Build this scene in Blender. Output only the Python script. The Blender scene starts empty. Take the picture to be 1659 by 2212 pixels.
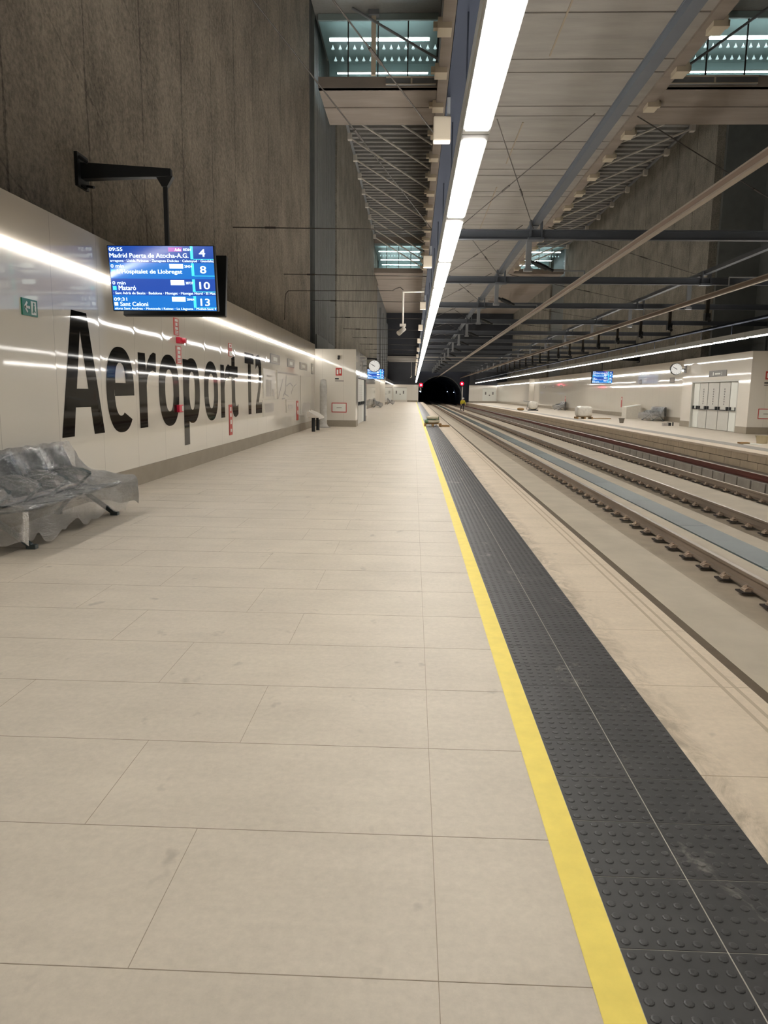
import bpy, bmesh, math, random
from mathutils import Vector, Matrix
random.seed(7)
sc = bpy.context.scene
COL = sc.collection
PI = math.pi

# ------------------------------------------------------------------ helpers
def lin(r, g, b):
    f = lambda c: (c/255/12.92) if c <= 10 else ((c/255+0.055)/1.055)**2.4
    return (f(r), f(g), f(b), 1.0)

class MB:
    """collects shapes, links them as ONE mesh object"""
    def __init__(s): s.v = []; s.f = []; s.m = []; s.cur = 0
    def add(s, vs, fs):
        o = len(s.v); s.v += [tuple(v) for v in vs]
        for f in fs: s.f.append([i+o for i in f]); s.m.append(s.cur)
        return s
    def box(s, x0, x1, y0, y1, z0, z1):
        x0, x1 = min(x0, x1), max(x0, x1); y0, y1 = min(y0, y1), max(y0, y1); z0, z1 = min(z0, z1), max(z0, z1)
        vs = [(x, y, z) for z in (z0, z1) for y in (y0, y1) for x in (x0, x1)]
        return s.add(vs, [(0,2,3,1),(4,5,7,6),(0,1,5,4),(2,6,7,3),(0,4,6,2),(1,3,7,5)])
    def cbox(s, cx, cy, cz, sx, sy, sz, M=None):
        vs = [Vector((x*sx/2, y*sy/2, z*sz/2)) for z in (-1,1) for y in (-1,1) for x in (-1,1)]
        if M is not None: vs = [M @ v for v in vs]
        c = Vector((cx,cy,cz))
        return s.add([v+c for v in vs], [(0,2,3,1),(4,5,7,6),(0,1,5,4),(2,6,7,3),(0,4,6,2),(1,3,7,5)])
    def tube(s, p0, p1, r, n=8, r1=None, caps=True):
        p0 = Vector(p0); p1 = Vector(p1); d = (p1-p0).normalized()
        a = d.orthogonal().normalized(); b = d.cross(a); r1 = r if r1 is None else r1
        vs = []
        for p, rr in ((p0, r), (p1, r1)):
            for i in range(n):
                t = 2*PI*i/n; vs.append(p + a*math.cos(t)*rr + b*math.sin(t)*rr)
        fs = [(i, (i+1)%n, n+(i+1)%n, n+i) for i in range(n)]
        if caps: fs += [tuple(range(n-1,-1,-1)), tuple(range(n, 2*n))]
        return s.add(vs, fs)
    def path(s, pts, r, n=6):
        for a, b in zip(pts, pts[1:]): s.tube(a, b, r, n)
        return s
    def bar(s, p0, p1, w, h, up=(0,0,1)):
        p0 = Vector(p0); p1 = Vector(p1); d = (p1-p0).normalized(); u = Vector(up)
        sd = d.cross(u)
        if sd.length < 1e-4: sd = d.cross(Vector((1,0,0)))
        sd.normalize(); u = sd.cross(d).normalized()
        vs = [p + sd*a*w/2 + u*b*h/2 for p in (p0, p1) for a, b in ((-1,-1),(1,-1),(1,1),(-1,1))]
        return s.add(vs, [(3,2,1,0),(4,5,6,7),(0,1,5,4),(1,2,6,5),(2,3,7,6),(3,0,4,7)])
    def prism(s, poly, fn, d0, d1):
        """poly: 2D outline (convex or simple), fn(u,v,d)->xyz"""
        n = len(poly)
        vs = [fn(u, v, d0) for u, v in poly] + [fn(u, v, d1) for u, v in poly]
        fs = [tuple(range(n-1,-1,-1)), tuple(range(n, 2*n))] + [(i, (i+1)%n, n+(i+1)%n, n+i) for i in range(n)]
        return s.add(vs, fs)
    def profY(s, poly, y0, y1):
        return s.prism(poly, lambda u, v, d: (u, d, v), y0, y1)
    def lathe(s, prof, c=(0,0,0), n=20, M=None):
        vs = []; c = Vector(c)
        for r, z in prof:
            for i in range(n):
                t = 2*PI*i/n; p = Vector((r*math.cos(t), r*math.sin(t), z))
                if M is not None: p = M @ p
                vs.append(p + c)
        fs = []
        for k in range(len(prof)-1):
            for i in range(n):
                fs.append((k*n+i, k*n+(i+1)%n, (k+1)*n+(i+1)%n, (k+1)*n+i))
        fs.append(tuple(range(n-1,-1,-1))); fs.append(tuple((len(prof)-1)*n+i for i in range(n)))
        return s.add(vs, fs)
    def grid(s, fn, nu, nv):
        vs = [fn(i/nu, j/nv) for j in range(nv+1) for i in range(nu+1)]
        fs = [(j*(nu+1)+i, j*(nu+1)+i+1, (j+1)*(nu+1)+i+1, (j+1)*(nu+1)+i) for j in range(nv) for i in range(nu)]
        return s.add(vs, fs)
    def mesh(s, name, mats, smooth=False):
        me = bpy.data.meshes.new(name); me.from_pydata(s.v, [], s.f)
        for m in (mats if isinstance(mats, (list, tuple)) else [mats]): me.materials.append(m)
        me.polygons.foreach_set('material_index', s.m)
        bm = bmesh.new(); bm.from_mesh(me); bmesh.ops.recalc_face_normals(bm, faces=bm.faces); bm.to_mesh(me); bm.free()
        if smooth: me.polygons.foreach_set('use_smooth', [True]*len(me.polygons))
        me.update(); return me
    def build(s, name, mats, parent=None, smooth=False, bevel=0, loc=None):
        return mo(name, s.mesh(name, mats, smooth), parent, bevel, loc)

def mo(name, me, parent=None, bevel=0, loc=None):
    o = bpy.data.objects.new(name, me); COL.objects.link(o)
    if parent is not None: o.parent = parent
    if loc is not None: o.location = loc
    if bevel:
        b = o.modifiers.new('bevel', 'BEVEL'); b.width = bevel; b.segments = 2; b.limit_method = 'ANGLE'
    return o

def tag(o, label, cat, group=None, kind=None):
    o['label'] = label; o['category'] = cat
    if group: o['group'] = group
    if kind: o['kind'] = kind
    return o
def struct(name, mb, m, label, cat, smooth=False):
    return tag(mb.build(name, m, None, smooth), label, cat, kind='structure')
def thing(name, label, cat, loc=(0,0,0), rz=0, group=None):
    o = bpy.data.objects.new(name, None); COL.objects.link(o); o.empty_display_size = .2
    o.location = loc; o.rotation_euler = (0, 0, rz)
    return tag(o, label, cat, group)
def dup(root, loc, rz=None, label=None, group=None):
    def cp(o, par):
        c = o.copy(); COL.objects.link(c)
        if par is not None: c.parent = par
        for ch in [q for q in bpy.data.objects if q.parent == o]: cp(ch, c)
        return c
    r = cp(root, None); r.location = loc
    if rz is not None: r.rotation_euler = (0, 0, rz)
    if label: r['label'] = label
    if group: r['group'] = group
    return r

# ------------------------------------------------------------------ materials
def newmat(name):
    m = bpy.data.materials.new(name); m.use_nodes = True
    nt = m.node_tree; b = nt.nodes['Principled BSDF']
    return m, nt, b
def nd(nt, t, **kw):
    n = nt.nodes.new(t)
    for k, v in kw.items():
        if hasattr(n, k) and k not in n.inputs: setattr(n, k, v)
        else: n.inputs[k].default_value = v
    return n
def mth(nt, op, a, b=None):
    n = nt.nodes.new('ShaderNodeMath'); n.operation = op
    for i, x in enumerate((a, b)):
        if x is None: continue
        if isinstance(x, (int, float)): n.inputs[i].default_value = x
        else: nt.links.new(x, n.inputs[i])
    return n.outputs[0]
def simple(name, col, rough=.5, metal=0, var=.0, scale=8, bump=0, bscale=40, spec=.5, stretch=(1,1,1)):
    m, nt, b = newmat(name); L = nt.links
    b.inputs['Roughness'].default_value = rough; b.inputs['Metallic'].default_value = metal
    b.inputs['Specular IOR Level'].default_value = spec
    b.inputs['Base Color'].default_value = col
    if var or bump:
        tc = nd(nt, 'ShaderNodeTexCoord'); mp = nd(nt, 'ShaderNodeMapping'); mp.inputs['Scale'].default_value = stretch
        L.new(tc.outputs['Object'], mp.inputs['Vector'])
    if var:
        n = nd(nt, 'ShaderNodeTexNoise', Scale=scale, Detail=6.0, Roughness=.6); L.new(mp.outputs[0], n.inputs['Vector'])
        r = nd(nt, 'ShaderNodeValToRGB')
        r.color_ramp.elements[0].position = .3; r.color_ramp.elements[1].position = .7
        r.color_ramp.elements[0].color = tuple(c*(1-var) for c in col[:3])+(1,)
        r.color_ramp.elements[1].color = tuple(min(1, c*(1+var)) for c in col[:3])+(1,)
        L.new(n.outputs['Fac'], r.inputs['Fac']); L.new(r.outputs['Color'], b.inputs['Base Color'])
    if bump:
        n2 = nd(nt, 'ShaderNodeTexNoise', Scale=bscale, Detail=5.0); L.new(mp.outputs[0], n2.inputs['Vector'])
        bp = nd(nt, 'ShaderNodeBump', Strength=bump, Distance=.02); L.new(n2.outputs['Fac'], bp.inputs['Height']); L.new(bp.outputs[0], b.inputs['Normal'])
    return m
def emis(name, col, strength, base=(.8,.8,.8,1)):
    m, nt, b = newmat(name)
    b.inputs['Base Color'].default_value = base
    b.inputs['Emission Color'].default_value = col; b.inputs['Emission Strength'].default_value = strength
    return m

def panel_mat(name, col, rough, y0=11.2, pitch=1.42, amp=.0011, seams=True, axis=1):
    """glossy enamel panel, each one slightly pillowed"""
    m, nt, b = newmat(name); L = nt.links
    b.inputs['Base Color'].default_value = col; b.inputs['Roughness'].default_value = rough
    tc = nd(nt, 'ShaderNodeTexCoord'); sx = nd(nt, 'ShaderNodeSeparateXYZ'); L.new(tc.outputs['Object'], sx.inputs[0])
    fr = mth(nt, 'FRACT', mth(nt, 'DIVIDE', mth(nt, 'SUBTRACT', sx.outputs[axis], y0-200*pitch), pitch))
    c = mth(nt, 'SUBTRACT', fr, .5); a = mth(nt, 'ABSOLUTE', c)
    p = mth(nt, 'POWER', mth(nt, 'MULTIPLY', a, 2.0), 11.0)
    h = mth(nt, 'MULTIPLY', p, -1.0)
    ns = nd(nt, 'ShaderNodeTexNoise', Scale=.9, Detail=1.0); L.new(tc.outputs['Object'], ns.inputs['Vector'])
    h2 = mth(nt, 'ADD', h, mth(nt, 'MULTIPLY', ns.outputs['Fac'], 1.0))
    bp = nd(nt, 'ShaderNodeBump', Strength=1.0, Distance=amp); L.new(h2, bp.inputs['Height']); L.new(bp.outputs[0], b.inputs['Normal'])
    if seams:
        s = mth(nt, 'GREATER_THAN', a, .4965)
        mx = nd(nt, 'ShaderNodeMix', data_type='RGBA'); L.new(s, mx.inputs[0])
        mx.inputs[6].default_value = col; mx.inputs[7].default_value = tuple(x*.68 for x in col[:3])+(1,)
        L.new(mx.outputs[2], b.inputs['Base Color'])
    return m

def concrete_wall(name, col, seam=2.45, y0=9.6, axis=1):
    m, nt, b = newmat(name); L = nt.links
    b.inputs['Roughness'].default_value = .9; b.inputs['Specular IOR Level'].default_value = .2
    tc = nd(nt, 'ShaderNodeTexCoord'); O = tc.outputs['Object']
    mp = nd(nt, 'ShaderNodeMapping'); mp.inputs['Scale'].default_value = (1, 1, .30); L.new(O, mp.inputs[0])
    n1 = nd(nt, 'ShaderNodeTexNoise', Scale=.55, Detail=8.0, Roughness=.62); L.new(O, n1.inputs[0])
    n2 = nd(nt, 'ShaderNodeTexNoise', Scale=4.5, Detail=5.0, Roughness=.65); L.new(mp.outputs[0], n2.inputs[0])
    n3 = nd(nt, 'ShaderNodeTexNoise', Scale=13.0, Detail=6.0, Roughness=.75); L.new(O, n3.inputs[0])
    sx = nd(nt, 'ShaderNodeSeparateXYZ'); L.new(O, sx.inputs[0])
    wob = mth(nt, 'MULTIPLY', mth(nt, 'SUBTRACT', n2.outputs['Fac'], .5), .22)
    fr = mth(nt, 'FRACT', mth(nt, 'DIVIDE', mth(nt, 'ADD', mth(nt, 'SUBTRACT', sx.outputs[axis], y0-200*seam), wob), seam))
    ln = mth(nt, 'ABSOLUTE', mth(nt, 'SUBTRACT', fr, .5))
    seamv = mth(nt, 'MULTIPLY', mth(nt, 'GREATER_THAN', ln, .488), .16)
    # faint diagonal pour lines
    dg = mth(nt, 'ADD', mth(nt, 'MULTIPLY', sx.outputs[axis], .55), sx.outputs[2])
    fd = mth(nt, 'FRACT', mth(nt, 'DIVIDE', mth(nt, 'ADD', mth(nt, 'ADD', dg, 300.0), mth(nt, 'MULTIPLY', n1.outputs['Fac'], .8)), 3.1))
    diag = mth(nt, 'ADD', mth(nt, 'MULTIPLY', mth(nt, 'LESS_THAN', fd, .012), -.10), .08)
    t = mth(nt, 'ADD', mth(nt, 'MULTIPLY', n1.outputs['Fac'], .5), mth(nt, 'MULTIPLY', n2.outputs['Fac'], .32))
    t = mth(nt, 'ADD', t, mth(nt, 'MULTIPLY', n3.outputs['Fac'], .83))
    t = mth(nt, 'SUBTRACT', mth(nt, 'ADD', t, mth(nt, 'SUBTRACT', diag, .08)), seamv)
    r = nd(nt, 'ShaderNodeValToRGB'); e = r.color_ramp.elements
    e[0].position = .60; e[1].position = 1.05
    e[0].color = tuple(c*.42 for c in col[:3])+(1,); e[1].color = tuple(min(1, c*1.5) for c in col[:3])+(1,)
    L.new(t, r.inputs[0]); L.new(r.outputs[0], b.inputs['Base Color'])
    bp = nd(nt, 'ShaderNodeBump', Strength=.9, Distance=.05); L.new(t, bp.inputs['Height']); L.new(bp.outputs[0], b.inputs['Normal'])
    return m

def floor_mat(name, col):
    m, nt, b = newmat(name); L = nt.links
    b.inputs['Roughness'].default_value = .55; b.inputs['Specular IOR Level'].default_value = .35
    tc = nd(nt, 'ShaderNodeTexCoord'); O = tc.outputs['Object']
    n1 = nd(nt, 'ShaderNodeTexNoise', Scale=1.3, Detail=7.0, Roughness=.6); L.new(O, n1.inputs[0])
    n2 = nd(nt, 'ShaderNodeTexNoise', Scale=28.0, Detail=5.0, Roughness=.7); L.new(O, n2.inputs[0])
    mp = nd(nt, 'ShaderNodeMapping'); mp.inputs['Scale'].default_value = (.5, 3.0, 1); L.new(O, mp.inputs[0])
    n3 = nd(nt, 'ShaderNodeTexNoise', Scale=2.2, Detail=4.0, Roughness=.6); L.new(mp.outputs[0], n3.inputs[0])
    t = mth(nt, 'ADD', mth(nt, 'MULTIPLY', n1.outputs['Fac'], .42), mth(nt, 'MULTIPLY', n2.outputs['Fac'], .42))
    t = mth(nt, 'ADD', t, mth(nt, 'MULTIPLY', n3.outputs['Fac'], .2))
    r = nd(nt, 'ShaderNodeValToRGB'); e = r.color_ramp.elements
    e[0].position = .36; e[1].position = .64
    e[0].color = tuple(c*.86 for c in col[:3])+(1,); e[1].color = tuple(c*1.1 for c in col[:3])+(1,)
    L.new(t, r.inputs[0])
    # scuff spots
    mp2 = nd(nt, 'ShaderNodeMapping'); mp2.inputs['Scale'].default_value = (1, .7, 1); L.new(O, mp2.inputs[0])
    v = nd(nt, 'ShaderNodeTexNoise', Scale=5.2, Detail=3.0, Roughness=.55); L.new(mp2.outputs[0], v.inputs[0])
    sp = nd(nt, 'ShaderNodeMapRange'); sp.inputs[1].default_value = .66; sp.inputs[2].default_value = .74; L.new(v.outputs['Fac'], sp.inputs[0])
    mx = nd(nt, 'ShaderNodeMix', data_type='RGBA'); L.new(mth(nt, 'MULTIPLY', sp.outputs[0], .45), mx.inputs[0])
    L.new(r.outputs[0], mx.inputs[6]); mx.inputs[7].default_value = tuple(c*.45 for c in col[:3])+(1,)
    L.new(mx.outputs[2], b.inputs['Base Color'])
    bp = nd(nt, 'ShaderNodeBump', Strength=.15, Distance=.004); L.new(n2.outputs['Fac'], bp.inputs['Height']); L.new(bp.outputs[0], b.inputs['Normal'])
    return m

def wrap_mat(name):
    """clear crumpled film"""
    m, nt, b = newmat(name); L = nt.links
    out = nt.nodes['Material Output']; nt.nodes.remove(b)
    tr = nd(nt, 'ShaderNodeBsdfTransparent'); tr.inputs[0].default_value = (.95,.95,.95,1)
    gl = nd(nt, 'ShaderNodeBsdfGlossy'); gl.inputs['Roughness'].default_value = .11; gl.inputs['Color'].default_value = (1,1,1,1)
    df = nd(nt, 'ShaderNodeBsdfTranslucent'); df.inputs[0].default_value = (.95,.95,.93,1)
    d2 = nd(nt, 'ShaderNodeBsdfDiffuse'); d2.inputs[0].default_value = (.95,.95,.93,1)
    tc = nd(nt, 'ShaderNodeTexCoord')
    n = nd(nt, 'ShaderNodeTexNoise', Scale=7.0, Detail=5.0, Roughness=.65, Distortion=1.6); L.new(tc.outputs['Object'], n.inputs[0])
    mp = nd(nt, 'ShaderNodeMapping'); mp.inputs['Scale'].default_value = (1, .45, 1.6); mp.inputs['Rotation'].default_value = (.5, .3, .6); L.new(tc.outputs['Object'], mp.inputs[0])
    v = nd(nt, 'ShaderNodeTexNoise', Scale=16.0, Detail=3.0, Roughness=.5, Distortion=2.2); L.new(mp.outputs[0], v.inputs[0])
    rd = mth(nt, 'ABSOLUTE', mth(nt, 'SUBTRACT', v.outputs['Fac'], .5))
    h = mth(nt, 'ADD', mth(nt, 'MULTIPLY', n.outputs['Fac'], .7), mth(nt, 'MULTIPLY', rd, -1.1))
    bp = nd(nt, 'ShaderNodeBump', Strength=1.0, Distance=.08); L.new(h, bp.inputs['Height'])
    for x in (gl, df, d2): L.new(bp.outputs[0], x.inputs['Normal'])
    fr = nd(nt, 'ShaderNodeFresnel', IOR=1.7); L.new(bp.outputs[0], fr.inputs['Normal'])
    a = nd(nt, 'ShaderNodeMixShader'); a.inputs[0].default_value = .5; L.new(df.outputs[0], a.inputs[1]); L.new(d2.outputs[0], a.inputs[2])
    c = nd(nt, 'ShaderNodeMixShader'); c.inputs[0].default_value = .22; L.new(tr.outputs[0], c.inputs[1]); L.new(a.outputs[0], c.inputs[2])
    d = nd(nt, 'ShaderNodeMixShader'); L.new(mth(nt, 'ADD', fr.outputs[0], .10), d.inputs[0]); L.new(c.outputs[0], d.inputs[1]); L.new(gl.outputs[0], d.inputs[2])
    L.new(d.outputs[0], out.inputs['Surface'])
    return m
def glass_mat(name, tint):
    m, nt, b = newmat(name); L = nt.links
    out = nt.nodes['Material Output']; nt.nodes.remove(b)
    tr = nd(nt, 'ShaderNodeBsdfTransparent'); tr.inputs[0].default_value = tint
    gl = nd(nt, 'ShaderNodeBsdfGlossy'); gl.inputs['Roughness'].default_value = .02
    fr = nd(nt, 'ShaderNodeFresnel', IOR=1.45)
    d = nd(nt, 'ShaderNodeMixShader'); L.new(fr.outputs[0], d.inputs[0]); L.new(tr.outputs[0], d.inputs[1]); L.new(gl.outputs[0], d.inputs[2])
    L.new(d.outputs[0], out.inputs['Surface'])
    return m

LEDC = (1.0, .967, .915, 1)
M = {}
M['floor'] = floor_mat('floor_terrazzo', lin(199,188,171))
M['edge'] = floor_mat('edge_stone', lin(206,190,168))
M['joint'] = simple('joint_dark', lin(154,141,123), .9)
M['yellow'] = simple('yellow_paint', lin(238,214,98), .6, var=.06, scale=9)
M['tactile'] = simple('tactile_charcoal', lin(60,59,58), .45, var=.2, scale=6, spec=.5)
M['grout'] = simple('pale_grout', lin(178,172,160), .9)
M['rubber'] = simple('edge_rubber', lin(96,82,64), .8, var=.1)
M['slab'] = simple('track_slab', lin(200,188,168), .85, var=.08, scale=1.6, bump=.1, bscale=30)
M['slab2'] = simple('track_slab_light', lin(222,209,188), .85, var=.07, scale=1.6, bump=.1, bscale=30)
M['slabd'] = simple('track_plinth', lin(174,160,140), .85, var=.12, scale=2.4, bump=.1, bscale=30)
M['cover'] = simple('cover_panel', lin(98,110,108), .35, var=.14, scale=1.2)
M['cover2'] = simple('cover_panel_pale', lin(112,126,124), .35, var=.12, scale=1.2)
M['rail'] = simple('rail_steel', lin(136,121,106), .5, .4, var=.2, scale=3, stretch=(1,.2,1))
M['railtop'] = simple('rail_head', lin(176,160,140), .28, .8)
M['rust'] = simple('rail_rust', lin(104,56,44), .75, .1, var=.2, scale=4, stretch=(1,.2,1))
M['clip'] = simple('clip_steel', lin(186,166,146), .5, .2, var=.2, scale=20)
M['pad'] = simple('pad_black', lin(48,40,34), .75)
M['brick'] = simple('platform_block', lin(192,175,150), .85, var=.12, scale=2.2, bump=.15)
M['undergrey'] = simple('plinth_grey', lin(160,153,142), .9, var=.15, scale=3)
M['dark'] = simple('dark_gap', lin(26,24,22), .9)
M['panel'] = panel_mat('wall_panel', lin(220,214,202), .05)
M['panelx'] = panel_mat('wall_panel_front', lin(220,214,203), .05, pitch=1.0, y0=-4.35, axis=0, amp=.001)
M['fascia'] = panel_mat('fascia_panel', lin(206,197,183), .03, amp=.0009)
M['vinyl'] = panel_mat('black_vinyl', lin(22,21,19), .04, seams=False)
M['vinyl'].node_tree.nodes['Principled BSDF'].inputs['Specular IOR Level'].default_value = .12
M['base'] = simple('baseboard_stone', lin(150,140,124), .7, var=.08, scale=2)
M['conc'] = concrete_wall('rough_concrete', lin(128,119,106))
M['concx'] = concrete_wall('rough_concrete_far', lin(130,125,115), seam=3.4, y0=4.0)
M['soffit'] = simple('soffit_concrete', lin(152,147,140), .9, var=.14, scale=.7, bump=.2, bscale=6, stretch=(.35,1.6,1))
M['soffit2'] = simple('bridge_concrete', lin(146,135,125), .9, var=.14, scale=.8, bump=.2, bscale=6, stretch=(.35,1.6,1))
M['roof'] = simple('roof_decking', lin(132,130,126), .8, var=.08)
M['clad'] = simple('grey_cladding', lin(122,124,124), .6, .2, var=.1, scale=2)
M['cladd'] = simple('dark_cladding', lin(104,107,105), .6, .1, var=.1, scale=2)
M['navy'] = simple('navy_cladding', lin(52,55,62), .6, .1, var=.08, scale=1)
M['steel'] = simple('painted_steel', lin(76,80,86), .5, .1, var=.08, scale=2)
M['steelb'] = simple('painted_steel_pale', lin(122,124,126), .5, .1, var=.08, scale=2)
M['channel'] = simple('channel_blue', lin(30,33,40), .9, spec=.05)
M['fixture'] = simple('fixture_grey', lin(170,170,166), .5)
M['white'] = simple('white_paint', lin(206,200,190), .45)
M['offw'] = simple('offwhite_box', lin(206,194,172), .6)
M['alu'] = simple('catenary_aluminium', lin(176,163,148), .4, .5)
M['aluw'] = simple('catenary_web', lin(120,100,84), .6, .3)
M['rod'] = simple('dark_rod', lin(58,53,48), .7, spec=.2)
M['spk'] = simple('loudspeaker_beige', lin(160,150,134), .7)
M['black'] = simple('black_metal', lin(26,28,30), .45, .1)
M['gun'] = simple('seat_dark_metal', lin(78,88,88), .3, .5)
M['seatg'] = simple('seat_grey', lin(150,150,148), .35, .3)
M['red'] = simple('red_plate', lin(184,52,40), .4)
M['redd'] = simple('red_alarm', lin(214,40,70), .35)
M['green'] = simple('green_sign', lin(20,110,80), .35)
M['pale'] = simple('sign_white', lin(225,226,218), .4)
M['print'] = simple('printed_sheet', lin(208,202,190), .25)
M['dgrey'] = simple('sign_grey', lin(112,108,104), .4)
M['lgrey'] = simple('marking_grey', lin(176,170,162), .5)
M['wood'] = simple('pallet_wood', lin(150,118,74), .8, var=.2, scale=9, stretch=(1,6,1))
M['sack'] = simple('sack_cloth', lin(198,188,164), .8, var=.12, scale=5, bump=.4, bscale=9)
M['greenb'] = simple('sack_green', lin(104,128,104), .8)
M['strap'] = simple('green_strap', lin(52,96,66), .6)
M['door'] = simple('door_grey', lin(196,194,186), .4, var=.03)
M['cardb'] = simple('cardboard', lin(206,201,189), .8, var=.05)
M['bucket'] = simple('bucket_grey', lin(112,106,96), .6)
M['bucketl'] = simple('bucket_pale', lin(184,170,138), .6)
M['hivis'] = simple('hi_vis_yellow', lin(214,196,52), .7)
M['trouser'] = simple('dark_trousers', lin(44,44,48), .8)
M['skin'] = simple('skin', lin(190,146,120), .6)
M['wrap'] = wrap_mat('clear_film')
M['wrapw'] = simple('white_film', lin(206,201,190), .3, var=.12, scale=6, bump=.8, bscale=8)
M['wrapg'] = simple('grey_film', lin(176,173,166), .25, var=.14, scale=6, bump=.8, bscale=8)
M['glass'] = glass_mat('concourse_glass', (.84,.92,.92,1))
M['backg'] = simple('concourse_wall', lin(138,152,150), .4, var=.06, scale=1.0)
M['led'] = emis('light_diffuser', LEDC, 34.0)
M['upfill'] = emis('added_uplight', (1,.96,.91,1), 58.0)  # upward glow added to brighten the high slab and left wall
M['upfill2'] = emis('added_uplight_far', (1,.96,.91,1), 20.0)  # weaker added upward glow for the far row
M['cove'] = emis('cove_led', LEDC, 26.0)
M['ledc'] = emis('concourse_led', (.9,.97,1,1), 20.0)
M['ledt'] = emis('concourse_spot', (.85,.95,.97,1), .7)
M['sigred'] = emis('signal_red', (1,.12,.2,1), 30.0)
M['sighalo'] = emis('signal_glow', (1,.0,.03,1), 1.6, (.3,0,0,1))  # bloom around the lamp, put in as a glowing red colour
M['tlamp'] = emis('tunnel_lamp', (.6,.72,1,1), 5.0)
M['clockf'] = emis('clock_face', (1,.97,.9,1), .55, (.3,.3,.3,1))
M['s1'] = emis('screen_navy', lin(25,72,162), 1.1, (0,0,0,1))
M['s2'] = emis('screen_blue', lin(26,116,205), 1.1, (0,0,0,1))
M['s3'] = emis('screen_indigo', lin(38,78,170), 1.1, (0,0,0,1))
M['cyan'] = emis('screen_cyan', lin(70,220,236), 1.6, (0,0,0,1))
M['swhite'] = emis('screen_white', lin(225,245,255), 1.9, (0,0,0,1))
M['mag'] = emis('screen_magenta', lin(186,76,196), .9, (0,0,0,1))
for k in ('s1','s2','s3','cyan','swhite','mag'):
    M[k].node_tree.nodes['Principled BSDF'].inputs['Roughness'].default_value = .15

def add_scuff(m, col, lo, hi, scale, amount, xmax=None):
    nt = m.node_tree; L = nt.links; b = nt.nodes['Principled BSDF']; src = b.inputs['Base Color'].links[0].from_socket
    tc = nd(nt, 'ShaderNodeTexCoord'); mp = nd(nt, 'ShaderNodeMapping'); mp.inputs['Scale'].default_value = (1, .6, 1); L.new(tc.outputs['Object'], mp.inputs[0])
    n = nd(nt, 'ShaderNodeTexNoise', Scale=scale, Detail=6.0, Roughness=.7, Distortion=.8); L.new(mp.outputs[0], n.inputs[0])
    r = nd(nt, 'ShaderNodeMapRange'); r.inputs[1].default_value = lo; r.inputs[2].default_value = hi; L.new(n.outputs['Fac'], r.inputs[0])
    f = mth(nt, 'MULTIPLY', r.outputs[0], amount)
    if xmax is not None:
        sx = nd(nt, 'ShaderNodeSeparateXYZ'); L.new(tc.outputs['Object'], sx.inputs[0])
        q = nd(nt, 'ShaderNodeMapRange'); q.inputs[1].default_value = xmax; q.inputs[2].default_value = xmax-.12; L.new(sx.outputs[0], q.inputs[0])
        f = mth(nt, 'MULTIPLY', f, q.outputs[0])
    mx = nd(nt, 'ShaderNodeMix', data_type='RGBA'); L.new(f, mx.inputs[0]); L.new(src, mx.inputs[6]); mx.inputs[7].default_value = col
    L.new(mx.outputs[2], b.inputs['Base Color'])
add_scuff(M['tactile'], lin(170,164,154), .60, .72, 3.2, .5)
add_scuff(M['edge'], lin(132,120,102), .42, .62, 6.0, .6, 1.46)
# ------------------------------------------------------------------ camera (solved from the vanishing point of the platform)
f_px, VP, roll, H = 1600.0, (893.0, 850.0), .0122, 1.62
Yc = Vector((VP[0]-829.5, 1106.0-VP[1], -f_px)).normalized()
zx, zy = math.sin(roll), math.cos(roll)
Zc = Vector((zx, zy, -(Yc.x*zx+Yc.y*zy)/Yc.z)).normalized()
Xc = Yc.cross(Zc)
cam = bpy.data.cameras.new('camera'); co = bpy.data.objects.new('camera', cam); COL.objects.link(co)
cam.sensor_fit = 'VERTICAL'; cam.sensor_height = 24.0; cam.lens = 24.0*f_px/2212.0; cam.clip_start = .05; cam.clip_end = 500
Rw = Matrix((Xc, Yc, Zc))          # camera -> world
co.matrix_world = Matrix.Translation((0,0,H)) @ Rw.to_4x4()
sc.camera = co

# ------------------------------------------------------------------ key dimensions
YE = 146.0              # platform end wall
YB = -13.0              # back closure behind the camera
WL, WR = -4.72, 16.92   # panel faces
EDGE, FEDGE = 1.93, 10.2
ZS = -.50               # track slab
R1, R2, R3, R4 = 3.82, 5.68, 7.26, 8.95
LX, RX, LZ = .47, 11.8, 3.72
SL = 16.2               # centre slab underside
NEAR, FAR = 'near', 'far'

# ------------------------------------------------------------------ floors
mb = MB(); mb.box(-5.3, .53, YB, YE, -.9, 0)
struct('floor', mb, M['floor'], 'pale beige stone floor of the near platform, left of the yellow line', 'floor')
# joints between the slabs, cut as thin dark fillets
mb = MB()
P = .687; rows = [1.84+P*k for k in range(-6, 90)]
for y in rows: mb.box(-4.72, .53, y-.0014, y+.0014, 0, .0008)
mb.box(.0988, .1012, YB, 62, 0, .0007)
offs = {1.84: (-.78, -1.95, -3.2), 2.527: (-1.21, -2.5, -3.8), 3.214: (-.78, -2.1, -3.4), 3.901: (-1.4, -2.7, -4.0)}
ok = list(offs.values())
for i, y in enumerate(rows):
    for x in ok[(i-6) % 4]: mb.box(x-.0012, x+.0012, y, y+P, 0, .0006)
tag(mb.build('floor_joint', M['joint']), 'thin dark joints between the beige slabs of the near platform', 'floor joints', kind='structure')

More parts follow.
